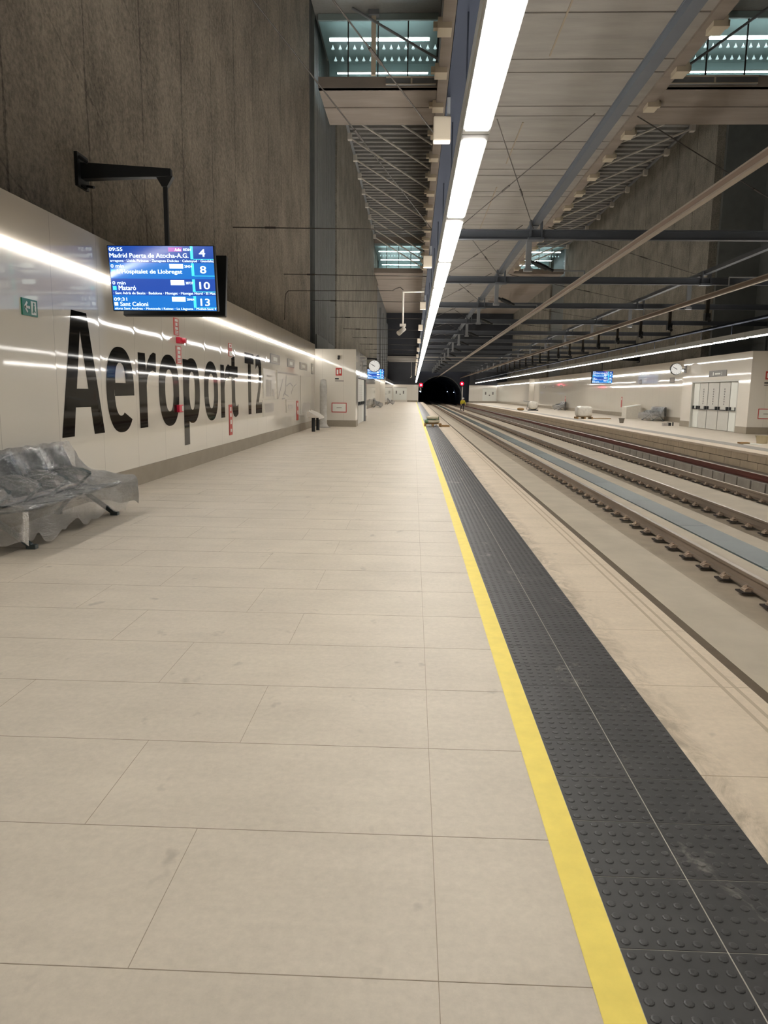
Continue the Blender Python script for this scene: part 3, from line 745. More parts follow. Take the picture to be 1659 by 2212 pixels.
# brackets on slab edges
BR1 = MB().box(-.28, .28, -.4, .4, -.22, .18).box(-.45, -.2, -.14, .14, -.1, .14).mesh('slab_bracket', M['offw'])
for k in range(16):
    y = 28.2+k*4.1
    if y > 92: break
    o = mo('slab_bracket', BR1); o.location = (.98, y, SL-.12); tag(o, 'pale block bracket on the left edge of the high slab', 'bracket', 'brackets on the left slab edge')
    o = mo('slab_bracket', BR1); o.location = (11.68, y, SL-.12); o.rotation_euler = (0,0,PI); tag(o, 'pale block bracket on the right edge of the high slab', 'bracket', 'brackets on the right slab edge')

# ------------------------------------------------------------------ steel frame for the overhead line
beam_y = [21.4+8.2*k for k in range(16)]
def ibeam(mb, p0, p1, w, h):
    p0 = Vector(p0); p1 = Vector(p1); u = Vector((0,0,1))
    mb.bar(p0+u*(h/2-.012), p1+u*(h/2-.012), w, .024); mb.bar(p0-u*(h/2-.012), p1-u*(h/2-.012), w, .024); mb.bar(p0, p1, .02, h)
for i, y in enumerate(beam_y):
    if y > 148: break
    x1 = 20.9 if y < 47 else 18.0
    mb = MB(); ibeam(mb, (0,0,0), (x1-.55, 0, 0), .16, .26); o = mb.build('cross_beam', M['steel']); o.location = (.55, y, 5.95)
    tag(o, 'grey steel cross beam spanning above both tracks', 'beam', 'cross beams above the tracks')
    mb = MB(); mb.tube((0,0,0), (5.65,0,-.05), .014, 6); mb.tube((.9,0,-.005), (1.2,0,-.01), .03, 6); o = mb.build('tie_rod', M['rod']); o.location = (-5.1, y, 6.12)
    tag(o, 'thin dark tie rod from the left concrete wall to the light row', 'rod', 'tie rods from the left wall')
for x, lab in ((3.27, 'near'), (11.0, 'far')):
    ys_ = [3.0]+beam_y
    for a, b in zip(ys_, ys_[1:]):
        if b > 146: break
        r = thing('longitudinal_beam', 'grey longitudinal steel beam above the %s track' % lab, 'beam', (x, a, 6.22), 0, 'longitudinal beams above the %s track' % lab)
        mb = MB(); mb.box(-.09, .09, .05, b-a-.05, -.02, .10); mb.box(-.1, .1, .05, b-a-.05, .10, .12); mb.build('beam', M['steel'], r)
        MB().box(-.22, .22, b-a-.16, b-a+.16, -.42, -.36).box(-.17, -.13, b-a-.12, b-a+.12, -.4, .1).box(.13, .17, b-a-.12, b-a+.12, -.4, .1).build('clamp_plate', M['steel'], r)
# rigid overhead conductor rails and their cantilevers
def conductor(x, z, y0, y1, lab):
    r = thing('conductor_rail', lab, 'overhead rail', (x, y0, z))
    L_ = y1-y0
    MB().box(-.035, .035, 0, L_, .09, .12).build('top_flange', M['alu'], r)
    MB().profY([(-.012,-.01),(.012,-.01),(.03,.09),(-.03,.09)], 0, L_).build('web', M['aluw'], r)
    MB().box(-.05, .05, 0, L_, -.04, -.008).build('bottom_flange', M['alu'], r)
conductor(4.8, 4.88, 6.5, 218, 'pale double line of the rigid overhead rail above the near track')
conductor(9.25, 4.72, 10, 218, 'pale rigid overhead rail above the far track')
mb = MB()
def cantilever(x, y, xc, zc, lab, grp):
    r = thing('cantilever', lab, 'support', (x, y, 6.1), 0, grp)
    MB().box(-.075, .075, -.06, .06, -.95, .1).box(-.12, .12, -.1, .1, -1.0, -.92).build('drop_post', M['steelb'], r)
    d = xc-x
    MB().tube((.0,0,-.7), (d*.45,0,-.98), .045, 8).tube((d*.12,0,-.77), (d*.34,0,-.92), .075, 8).build('insulator', M['black'], r)
    MB().tube((d*.42,0,-.98), (d*1.0,0,-.98), .022, 8).tube((d,0,-.98), (d,0,zc-6.1+.12), .02, 6).build('arm_tube', M['steelb'], r)
k = 0
for y in [21.85+8.2*k for k in range(14)]:
    cantilever(3.2, y+.25, 4.8, 4.88, 'hanging support with insulator arm above the near track', 'supports above the near track')
    cantilever(11.0, y+1.2, 9.25, 4.72, 'hanging support with insulator arm above the far track', 'supports above the far track')
# plan bracing rods
def rod(p0, p1, lab, grp, r=.010):
    p0 = Vector(p0); p1 = Vector(p1); mb = MB(); mb.tube((0,0,0), p1-p0, r, 6); m_ = (p1-p0)*.55; d = (p1-p0).normalized()*.25
    mb.tube(m_-d, m_+d, r*2.2, 6); o = mb.build('bracing_rod', M['rod']); o.location = p0
    tag(o, lab, 'rod', grp)
by = [13.2]+beam_y[:7]
for a, b in zip(by, by[1:]):
    rod((1.3, a, 6.12), (3.2, b, 6.12), 'thin diagonal bracing rod between the near longitudinal beams', 'bracing rods right of the light row')
    rod((2.9, a, 6.2), (1.25, b, 6.2), 'thin diagonal bracing rod between the near longitudinal beams', 'bracing rods right of the light row')
    rod((3.6, a, 6.16), (10.8, b, 6.16), 'thin diagonal bracing rod across the middle of the tracks', 'bracing rods over the tracks')
rod((-1.9, 6.0, 6.0), (.5, 14.3, 6.0), 'thin dark rod crossing the left void towards the first white loudspeaker', None)
rod((-2.9, 4.0, 6.0), (.5, 21.4, 6.0), 'thin dark rod crossing the left void towards the first cross beam', None)

# ------------------------------------------------------------------ luminaire rows
HOUS = MB().box(-.12, .12, 0, 2.96, .06, .16).box(-.12,-.112,0,2.96,.16,.185).box(.112,.12,0,2.96,.16,.185).box(-.11, .11, .0, 2.96, .0, .0595).mesh('housing', M['fixture'])
DIF = MB().profY([(-.09,-.016),(.09,-.016),(.098,.0),(-.098,.0)], .142, 2.828).mesh('diffuser', M['led'])
UPD = MB().box(-.10, .10, .1, 2.6, .16, .166).mesh('added_uplight_strip', M['upfill'])  # unseen strip on the housing, added to light the ceiling
HANG = MB().box(-.008, .008, 1.4, 1.42, .166, 1.578).mesh('hanger', M['channel'])
HANG2 = MB().box(-.008, .008, 1.4, 1.42, .166, .558).mesh('hanger', M['channel'])
UPD2 = MB().box(-.10, .10, .1, 2.6, .16, .166).mesh('added_uplight_strip', M['upfill2'])
def light_row(x, lab, grp, y0, y1):
    y = y0
    while y < y1:
        r = thing('linear_light', lab, 'light', (x, y, LZ), 0, grp)
        mo('housing', HOUS, r); mo('diffuser', DIF, r); mo('added_uplight_strip', UPD if x < 5 else UPD2, r); mo('hanger', HANG if x < 5 else HANG2, r)
        y += 2.98
light_row(LX, 'white linear light in the row hung above the near platform edge', 'linear lights above the near platform', .56, 143.5)
light_row(RX, 'white linear light in the row hung above the far platform edge', 'linear lights above the far platform', -2.42, 143.5)
for x, lab in ((LX-.0, 'near'), (RX+.0, 'far')):
    r = thing('cable_tray', 'blue-grey steel channel carrying the lights above the %s platform edge' % lab, 'tray', (x, YB, 5.3 if lab == 'near' else 4.28))
    MB().box(-.115, .115, 0, YE-YB, 0, .07).build('channel', M['channel'], r)
# loudspeakers on the near row
def speaker(y):
    r = thing('loudspeaker', 'white box loudspeaker under the channel over the near platform', 'loudspeaker', (.30, y, 4.92), 0, 'loudspeakers along the light row')
    mo('cabinet', SPK, r, .015); mo('grille', SPG, r); mo('bracket', SPB, r)
SPK = MB().box(-.11, .11, -.08, .08, -.15, .14).mesh('cabinet', M['spk'])
SPG = MB().box(-.09, .09, -.085, -.08, -.12, .11).mesh('grille', M['spk'])
SPB = MB().box(.06, .10, -.02, .02, .14, .378).mesh('bracket', M['steelb'])
for k in range(14): speaker(10.05+9.5*k)
# hangers with black devices over the far row
for k in range(18):
    y = 31.25+4.45*k
    r = thing('drop_hanger', 'dark drop bracket above the far light row', 'bracket', (RX-.02, y, 4.95), 0, 'drop brackets above the far light row')
    MB().box(-.06, .06, -.06, .06, 0, .6).build('stem', M['rod'], r)
    MB().box(-.1, .1, -.12, .12, -.3, 0).tube((0,-.1,-.2), (0,-.3,-.32), .07, 8).build('device', M['black'], r)

# CCTV on a drop pole, near platform
def cctv(x, y, z, lab, up=0):
    r = thing('drop_pole_camera', lab, 'camera', (x, y, z))
    MB().tube((0,0,up), (0,0,-1.25), .035, 10).build('drop_pole', M['white'], r)
    if not up: MB().tube((-.03,0,0), (.92,0,.03), .028, 8).build('cross_tube', M['white'], r)
    MB().box(-.12, .12, -.06, .06, -1.3, -1.2).build('clamp', M['white'], r)
    mb = MB(); mb.tube((.02,-.02,-1.3), (.0,-.08,-1.42), .05, 8); mb.tube((.06,.02,-1.38), (-.16,-.22,-1.58), .085, 10, .1); mb.build('camera_body', M['white'], r)
cctv(-.46, 29.75, 5.5, 'white surveillance camera on a drop pole left of the light row')
cctv(-.45, 145.4, 6.2, 'distant white camera pole in front of the dark end panel', 1.38)
mb = MB(); mb.path([(0,0,-1.1),(0.02,0,-.35),(.06,0,-.1),(.16,0,0),(4.2,0,.03),(4.35,0,.12),(4.5,0,.16),(4.62,0,.06)], .014, 6)
o = mb.build('conduit', M['rod']); o.location = (-5.08, 29.6, 5.5); tag(o, 'thin dark conduit bending along the left wall to the camera pole', 'conduit')

# ------------------------------------------------------------------ departure screens
def text_mesh(body, size=1.0, bold=.02):
    cu = bpy.data.curves.new('text', 'FONT'); cu.body = body; cu.size = size; cu.resolution_u = 3
    o = bpy.data.objects.new('text', cu); COL.objects.link(o); bpy.context.view_layer.update()
    dg = bpy.context.evaluated_depsgraph_get(); me = bpy.data.meshes.new_from_object(o.evaluated_get(dg))
    vs = [(v.co.x, v.co.y) for v in me.vertices]; fs = [tuple(p.vertices) for p in me.polygons]
    bpy.data.objects.remove(o); bpy.data.meshes.remove(me); bpy.data.curves.remove(cu)
    return vs, fs
def fit_text(mb, body, fn, u0, u1, v0, v1, bold=.02):
    """fill the box u0..u1 x v0..v1 with the word; fn maps (u,v) to 3D"""
    vs, fs = text_mesh(body, 1.0, bold)
    if not vs: return
    ax, bx = min(v[0] for v in vs), max(v[0] for v in vs); ay, by_ = min(v[1] for v in vs), max(v[1] for v in vs)
    k = .10*bold/.012*(v1-v0)*.35
    for du, dv in ((0,0),(k,0),(k*.5,k*.5)):
        mb.add([fn(u0+(u1-u0)*(a-ax)/(bx-ax)+du, v0+(v1-v0)*(b-ay)/(by_-ay)+dv) for a, b in vs], fs)
SW, SH, SD = 1.62, .95, .09
SC = {}
def scr_parts():
    P_ = []
    fn = lambda d: (lambda u, v: (u*SW, -d, SH*(1-v)))
    # rows as (top, bottom, material)
    for nm, a, b, m in (('row_panel',.012,.262,'s1'),('row_panel',.262,.50,'s2'),('row_panel',.50,.755,'s3'),('row_panel',.755,.985,'s2')):
        mb = MB(); q = fn(.004); mb.add([q(.012,a),q(.988,a),q(.988,b),q(.012,b)], [(0,1,2,3)]); P_.append((nm, mb, m))
    q = fn(.007)
    def T(body, u0, u1, v0, v1, m='swhite', bold=.012):
        mb = MB(); fit_text(mb, body, lambda u, v: q(u, 1-v), u0, u1, 1-v1, 1-v0, bold); P_.append(('text_line', mb, m))
    def B(nm, u0, u1, v0, v1, m):
        mb = MB(); z = fn(.0055); mb.add([z(u0,v0),z(u1,v0),z(u1,v1),z(u0,v1)], [(0,1,2,3)]); P_.append((nm, mb, m))
    T('09:55', .02, .145, .035, .087); T('Madrid Puerta de Atocha-A.G.', .02, .755, .118, .185)
    B('operator_tag', .572, .70, .03, .093, 'mag'); T('Avlo', .632, .69, .045, .085); T('03364', .712, .782, .045, .08)
    T('arragona · Lleida Pirineus · Zaragoza Delicias · Calatayud · Guadalaj', .022, .985, .212, .258, bold=.006)
    T('0 min', .022, .145, .285, .335); B('line_tag', .572, .70, .275, .345, 'swhite'); T('28434', .712, .782, .295, .33)
    B('platform_square', .022, .058, .365, .43, 'cyan'); T("L'Hospitalet de Llobregat", .078, .685, .36, .44)
    T('0 min', .022, .145, .54, .59); B('line_tag', .572, .70, .52, .595, 'swhite'); T('28737', .712, .782, .545, .58)
    B('platform_square', .022, .056, .615, .675, 'cyan'); T('Mataró', .076, .238, .605, .675)
    T('· Sant Adrià de Besòs · Badalona · Montgat · Montgat Nord · El Mas', .022, .985, .70, .75, bold=.006)
    T('09:31', .022, .145, .79, .84); B('line_tag', .572, .70, .775, .845, 'swhite'); T('28464', .712, .782, .795, .83)
    B('platform_square', .022, .056, .86, .915, 'swhite'); T('Sant Celoni', .076, .34, .855, .92)
    T('elona Sant Andreu · Montcada i Reixac · La Llagosta · Mollet-Sant F', .022, .985, .94, .985, bold=.006)
    for t, b, num, u0, u1 in ((.015,.205,'4',.855,.91),(.265,.455,'8',.855,.91),(.505,.695,'10',.84,.935),(.76,.94,'13',.84,.925)):
        B('cyan_bar', .775, .80, t, b, 'cyan'); B('cyan_rule', .80, .988, b-.004, b+.004, 'cyan')
        T(num, u0, u1, t+.04, t+.15)
    return P_
SPARTS = [(n_, mb.mesh(n_, M[m])) for n_, mb, m in scr_parts()]
def screen(x0, y, z0, arm_dx, lab, arm_z=4.85, wallx=-5.1):
    r = thing('departure_screen', lab, 'departure board', (x0, y, z0))
    def sub(nm, mb, m, par=r, **k): return mb.build(nm, m, par, **k)
    hd = bpy.data.objects.new('front_display', None); COL.objects.link(hd); hd.parent = r; hd.rotation_euler = (math.radians(9), 0, 0)
    MB().box(0, SW, 0, SD, 0, SH).build('housing', M['black'], hd, bevel=.01)
    for n_, me in SPARTS: mo(n_, me, hd)
    hb = bpy.data.objects.new('rear_display', None); COL.objects.link(hb); hb.parent = r; hb.location = (.03, .32, -.03); hb.rotation_euler = (math.radians(-9), 0, 0)
    MB().box(0, SW, 0, SD, 0, SH).build('housing', M['black'], hb, bevel=.01)
    px_ = .81; hz = arm_z-z0
    MB().box(px_-.03, px_+.03, .16, .22, .5, hz-.05).build('drop_post', M['black'], r)
    d = arm_dx-x0
    xa = px_+(.06 if d < 0 else -.06)
    mb = MB(); s = 1 if d < 0 else -1
    vs = [(px_+s*.10,.14,hz-.06),(px_+s*.10,.24,hz-.06),(px_+s*.10,.24,hz+.06),(px_+s*.10,.14,hz+.06),(d,.10,hz-.10),(d,.28,hz-.10),(d,.28,hz+.14),(d,.10,hz+.14)]
    mb.add(vs, [(0,1,2,3),(4,5,6,7),(0,1,5,4),(1,2,6,5),(2,3,7,6),(3,0,4,7)]); mb.build('arm', M['black'], r, bevel=.01)
    MB().add([(px_-.13,.14,hz-.05),(px_+.13,.14,hz-.05),(px_+.04,.14,hz-.2),(px_-.04,.14,hz-.2),(px_-.13,.24,hz-.05),(px_+.13,.24,hz-.05),(px_+.04,.24,hz-.2),(px_-.04,.24,hz-.2)],
             [(0,1,2,3),(4,5,6,7),(0,1,5,4),(1,2,6,5),(2,3,7,6),(3,0,4,7)]).build('post_gusset', M['black'], r)
    mb = MB(); mb.box(d, d+s*.05, .0, .38, hz-.22, hz+.26); mb.tube((d+s*.05,.04,hz+.2),(d+s*.16,.1,hz+.12), .025, 6); mb.tube((d+s*.05,.3,hz-.16),(d+s*.2,.2,hz-.2), .02, 6); mb.tube((d+s*.05,.1,hz-.2),(d+s*.14,.1,hz-.26), .02, 6)
    mb.build('wall_bracket', M['black'], r)
    MB().box(px_-.2, px_+.2, .08, .3, .45, .55).build('mount', M['black'], r)
    return r
screen(-4.61, 11.5, 2.81, -5.1, 'large blue departure board on a black arm above the station lettering')
screen(-4.45, 72, 2.95, -5.1, 'small distant blue departure board behind the clock on the near platform')
screen(14.3, 61, 2.62, 18.0, 'distant blue departure board above the far platform', 4.5)

# ------------------------------------------------------------------ wall signs, left
def plate(name, X, s, y0, y1, z0, z1, m, root=None, t=.012):
    """plate on wall X facing s"""
    mb = MB(); mb.box(X, X+s*t, y0, y1, z0, z1); return mb.build(name, m, root)
def wsign(label, y0, y1, z0, z1, marks, X=WL, s=1, mplate='red', name='safety_sign', cat='sign'):
    r = thing(name, label, cat, (X, y0, z0)); w, h = y1-y0, z1-z0
    MB().box(s*.002, s*.014, 0, w, 0, h).build('plate', M[mplate], r)
    for i, (a, b, c, d, m) in enumerate(marks):
        MB().box(s*.014, s*(.016+.0012*i), a*w, b*w, c*h, d*h).build('marking', M[m], r)
    return r
fire = [(.2,.8,.80,.95,'pale'),(.3,.7,.56,.74,'pale'),(.25,.75,.33,.48,'pale'),(.2,.8,.06,.10,'pale'),(.2,.8,.14,.18,'pale'),(.2,.8,.22,.26,'pale')]
wsign('tall red fire sign with white symbols, just under the departure board', 14.72, 15.02, 2.70, 3.03, fire)
wsign('red fire sign with white symbols, just below the red alarm beacon', 14.82, 15.14, 2.15, 2.50, fire)
wsign('small red and white sign above the letter t', 19.07, 19.40, 2.50, 2.83, [(.1,.9,.66,.94,'pale'),(.25,.75,.72,.88,'red'),(.1,.9,.05,.4,'pale')])
wsign('long red extinguisher marker strip below the letter t', 18.98, 19.30, .50, 1.28, [(.3,.7,.8,.92,'pale'),(.3,.7,.6,.72,'pale'),(.3,.7,.36,.5,'pale'),(.3,.7,.1,.2,'pale')])
wsign('red extinguisher marker strip below the wall maps', 30.1, 30.55, .49, 1.27, [(.3,.7,.7,.9,'pale'),(.3,.7,.3,.5,'pale')])
r = thing('alarm_beacon', 'red fire alarm beacon between two red signs on the left wall', 'alarm', (WL, 14.85, 2.55))
MB().box(0, .09, 0, .3, 0, .12).build('base', M['redd'], r, bevel=.015); MB().tube((.09,.15,.06),(.16,.15,.06), .05, 10).build('lens', M['redd'], r)
r = thing('call_point', 'red fire alarm call point on the letter o', 'alarm', (WL, 14.76, 1.19))
MB().box(0, .06, 0, .26, 0, .15).build('box', M['redd'], r, bevel=.01); MB().box(.06, .065, .16, .25, .02, .13).build('label_plate', M['pale'], r)
# exit sign
r = thing('exit_sign', 'green and white emergency exit sign under the light at left', 'sign', (WL, 8.98, 2.5))
MB().box(0, .02, 0, .36, 0, .2).build('plate', M['green'], r)
mb = MB(); mb.bar((.022,.05,.10),(.022,.17,.10), .003, .03, (0,0,1)); mb.bar((.022,.05,.10),(.022,.11,.16), .003, .028); mb.bar((.022,.05,.10),(.022,.11,.04), .003, .028); mb.build('arrow', M['pale'], r)
mb = MB(); mb.box(.02,.023,.20,.32,.02,.18); mb.build('door_symbol', M['pale'], r)
mb = MB(); mb.bar((.025,.255,.08),(.025,.265,.13), .002, .035); mb.tube((.024,.262,.15),(.026,.262,.15), .017, 10); mb.bar((.025,.255,.08),(.025,.235,.04), .002, .018); mb.bar((.025,.258,.08),(.025,.29,.05), .002, .018); mb.build('running_figure', M['green'], r)
# grey pictogram plates and maps
for y0, y1, z0, z1, nm in ((24.6,26.4,2.55,2.87,'first grey pictogram plate after the number 2'),(27.95,29.6,2.55,2.86,'second grey pictogram plate right of the number 2'),(31.0,33.2,2.55,2.85,'third grey pictogram plate above the distant maps'),(34.5,35.2,2.45,2.93,'narrow grey plate nearest the white vestibule corner')):
    wsign(nm, y0, y1, z0, z1, [(.08,.92,.1,.9,'lgrey'),(.3,.7,.3,.7,'pale')], mplate='dgrey', name='pictogram_plate')
wsign('pale timetable poster right of the number 2', 23.4, 25.4, 1.42, 2.34, [(.2,.55,.05,.62,'lgrey'),(.62,.7,.05,.62,'lgrey'),(.3,.7,.74,.8,'lgrey'),(.78,.9,.05,.3,'lgrey')], mplate='print', name='poster', cat='poster')
r = wsign('pale network map poster with dark route lines on the left wall', 25.8, 30.4, 1.37, 2.36, [(.02,.98,.90,.97,'lgrey')], mplate='print', name='poster', cat='poster')
mb = MB()
for a, b, c, d in ((.04,.03,.25,.75),(.36,.15,.40,.9),(.3,.2,.5,.1),(.42,.5,.6,.62),(.6,.62,.72,.5),(.25,.1,.34,.3),(.2,.0,.34,.02),(.64,.2,.74,.45),(.8,.5,.92,.58)):
    mb.bar((.018, a*4.6, b*.95), (.018, c*4.6, d*.95), .002, .035)
mb.build('route_line', M['dgrey'], r)
wsign('low pale notice panel under the timetable poster', 23.3, 26.4, .84, 1.36, [(.1,.6,.2,.8,'lgrey')], mplate='print', name='poster', cat='poster')
wsign('low pale notice panel behind the info lectern', 27.6, 29.6, .86, 1.34, [(.1,.9,.9,.95,'lgrey'),(.2,.7,.3,.6,'lgrey')], mplate='print', name='poster', cat='poster')
wsign('tall grey ticket panel before the white vestibule corner', 31.2, 34.4, .7, 2.3, [(.1,.9,.05,.3,'lgrey')], mplate='print', name='notice_panel', cat='panel')

# ------------------------------------------------------------------ vestibule blocks
def vest(x0, x1, y0, y1, s, lab, side, fj=.8):
    """box projecting from the wall; face at x1"""
    mb = MB(); xa, xb = x0, x1
    mb.box(xa, xb, y0, y0+.15, .31, 3.60); mb.box(xa, xb, y1-.15, y1, .31, 3.60)
    mb.box(xb-s*.15, xb, y0+.15, y0+1.2, .31, 2.45); mb.box(xb-s*.15, xb, y1-fj, y1-.15, .31, 2.45); mb.box(xb-s*.15, xb, y0+.15, y1-.15, 2.45, 3.60)
    mb.box(xa, xb, y0, y1, 3.60, 3.66)
    struct('wall_%s' % side, mb, M['panelx'], '%s white vestibule block with the doors' % lab, 'vestibule')
    mb = MB(); mb.box(xa, xb+s*.015, y0-.015, y0+.15, 0, .31); mb.box(xb-s*.15, xb+s*.015, y0+.15, y0+1.2, 0, .31); mb.box(xb-s*.15, xb+s*.015, y1-fj, y1-.15, 0, .31); mb.box(xa, xb+s*.015, y1-.15, y1+.015, 0, .31)
    struct('baseboard_%s' % side, mb, M['base'], 'grey stone plinth of the %s white vestibule' % lab, 'baseboard')
    dy0, dy1 = y0+1.2, y1-fj
    r = thing('door_1' if s > 0 else 'door_2', 'grey four-leaf emergency doors in the %s white vestibule' % lab, 'door', (xb-s*.13, dy0, 0)); r['kind'] = 'structure'
    W_ = dy1-dy0; n_ = 4
    MB().box(-s*.05, s*.138, .002, .09, 0, 2.448).box(-s*.05, s*.138, W_-.09, W_-.002, 0, 2.448).box(-s*.05, s*.138, .09, W_-.09, 2.36, 2.448).build('door_frame', M['steelb'] if s > 0 else M['door'], r)
    lw = (W_-.2)/5.6
    for i, (a, b, m) in enumerate(((.1,.1+.8*lw,'pale'),(.1+.8*lw,.1+1.9*lw,'door'),(.1+1.95*lw,.1+3.3*lw,'door'),(.1+3.35*lw,.1+4.6*lw,'door'),(.1+4.65*lw,W_-.1,'pale'))):
        if s < 0: a, b = W_-b, W_-a
        mb = MB(); mb.box(-s*.02, s*.03, a+.02, b-.02, .02, 2.34); d = mb.build('door_leaf', M[m], r, bevel=.006)
        MB().box(s*.03, s*.11, a+.08, a+.2, .98, 1.16).box(s*.03, s*.11, b-.2, b-.08, .98, 1.16).bar((s*.1, a+.1, 1.0), (s*.1, b-.1, 1.0), .03, .04).build('push_bar', M['black'], d)
        if m == 'door':
            mb = MB()
            for k in range(7):
                c = (a+b)/2; mb.box(s*.03, s*.034, c-.05-(.02 if k % 2 else 0), c+.05, 1.25+k*.12, 1.25+k*.12+.075)
            mb.build('door_marking', M['dgrey'], d)
    mb = MB(); mb.box(xb-s*1.0, xb-s*.9, dy0, dy1, 0, 2.5); struct('wall_%s' % side, mb, M['pale'], 'pale inner wall behind the doors of the %s vestibule' % lab, 'wall')
vest(-5.0, -2.75, 35.8, 44.0, 1, 'near platform', 'left')
vest(17.3, 14.95, 34.0, 42.4, -1, 'far platform', 'right', 1.4)
# frames, signs and camera on their fronts
def front_items(xc, y, s, lab):
    r = thing('fire_sign', 'red fire hose sign on the front of the %s vestibule' % lab, 'sign', (xc-.02, y, 2.42))
    MB().box(-.15, .15, -.015, -.003, 0, .36).build('plate', M['red'], r); MB().box(-.1, -.02, -.018, -.015, .06, .28).box(.03, .1, -.018, -.015, .1, .3).build('marking', M['pale'], r)
    r = thing('wall_notice', 'small black notice under the red sign on the %s vestibule' % lab, 'notice', (xc, y, 2.1))
    MB().box(-.2, -.02, -.008, -.003, .14, .2).build('heading', M['black'], r); MB().box(-.2, .22, -.008, -.003, .05, .09).build('text_line', M['dgrey'], r)
    r = thing('hose_cabinet', 'red outlined cabinet low on the front of the %s vestibule' % lab, 'cabinet', (xc, y, .68))
    MB().box(-.36, .36, -.014, -.002, 0, .46).build('panel', M['pale'], r)
    MB().box(-.36,.36,-.02,-.013,0,.035).box(-.36,.36,-.02,-.013,.425,.46).box(-.36,-.325,-.02,-.013,.035,.425).box(.325,.36,-.02,-.013,.035,.425).build('red_frame', M['red'], r)
    MB().box(-.12, .12, -.018, -.013, .2, .25).build('handle', M['lgrey'], r)
    r = thing('door_camera', 'small black camera near the top of the %s vestibule front' % lab, 'camera', (xc-.02, y, 3.2))
    MB().box(-.05, .05, -.06, 0, .06, .16).build('mount', M['black'], r); MB().tube((0,-.05,.05),(0,-.16,.0), .05, 10).build('body', M['black'], r)
front_items(-3.55, 35.8, 1, 'near platform')
front_items(15.75, 34.0, -1, 'far platform')
r = thing('door_sign', 'dark grey sign with white lettering above the far platform doors', 'sign', (14.95, 36.6, 2.62))
MB().box(-.03, 0, 0, 2.1, 0, .3).build('plate', M['dgrey'], r); MB().box(-.034, -.03, .5, .55, .06, .22).box(-.034, -.03, .7, 1.35, .1, .18).box(-.034, -.03, 1.5, 1.6, .06, .22).build('lettering', M['pale'], r)
def clock(x, y, z, xw, lab):
    r = thing('clock', lab, 'clock', (x, y, z))
    Mx = Matrix.Rotation(PI/2, 3, 'X')
    MB().lathe([(.29,-.08),(.32,-.07),(.32,.07),(.29,.08)], n=32, M=Mx).build('case', M['black'], r, smooth=False)
    MB().lathe([(.295,0),(.295,.012)], (0,-.08,0), n=32, M=Mx).build('face', M['clockf'], r)
    mb = MB()
    for k in range(12):
        a = 2*PI*k/12; l = .06 if k % 3 == 0 else .035
        mb.bar((math.sin(a)*.27,-.094,math.cos(a)*.27), (math.sin(a)*(.27-l),-.094,math.cos(a)*(.27-l)), .014, .003, (0,1,0))
    mb.build('hour_marks', M['dgrey'], r)
    for nm, deg, l, w in (('hour_hand', 299, .15, .03), ('minute_hand', 300, .23, .022)):
        a = math.radians(deg); MB().bar((-math.sin(a)*.04,-.097,-math.cos(a)*.04), (math.sin(a)*l,-.097,math.cos(a)*l), w, .004, (0,1,0)).build(nm, M['black'], r)
    MB().tube((0,0,0), (xw-x,0,0), .03, 8).build('bracket', M['steelb'], r)
    MB().box(xw-x-.03, xw-x+.03, -.12, .12, -.2, .2).build('wall_plate', M['dgrey'], r)
clock(-2.12, 40.5, 3.05, -2.75, 'round white clock on the side of the near platform vestibule')
clock(14.42, 42.1, 3.12, 14.95, 'round white clock beside the far platform doors')

# lectern and totem wrapped in film
r = thing('info_lectern', 'information lectern on two black posts with a film-wrapped tilted top', 'lectern', (-4.13, 31.4, 0))
for dx, dy in ((-.0,-.55),(.02,.75)):
    MB().tube((dx,dy,0), (dx,dy,.62), .075, 14).build('post', M['black'], r, smooth=False)
mb = MB(); mb.grid(lambda u, v: (-.24+.50*u, -.85+1.9*v, .86-.26*u+.02*math.sin(9*v*2+u*5)), 6, 12); mb.box(-.2,.22,-.8,1.0,.58,.62)
mb.grid(lambda u, v: (-.24+.50*u, -.85, .60+(.26-.26*u)*v), 4, 3); mb.grid(lambda u, v: (.26, -.85+1.9*u, .52+.08*v), 8, 2)
mb.build('wrapped_top', M['wrapw'], r, smooth=True)
r = thing('wrapped_totem', 'tall film-wrapped totem beside the lectern at the vestibule corner', 'totem', (-4.2, 34.9, 0))
MB().box(-.10, .10, -.08, .08, 0, 2.1).build('totem_body', M['pale'], r)
mb = MB(); mb.lathe([(.34,.0),(.24,.05),(.17,.16),(.17,.7),(.165,1.3),(.17,1.9),(.13,2.2),(.02,2.24)], n=14); mb.build('film_wrap', M['wrapg'], r, smooth=True)

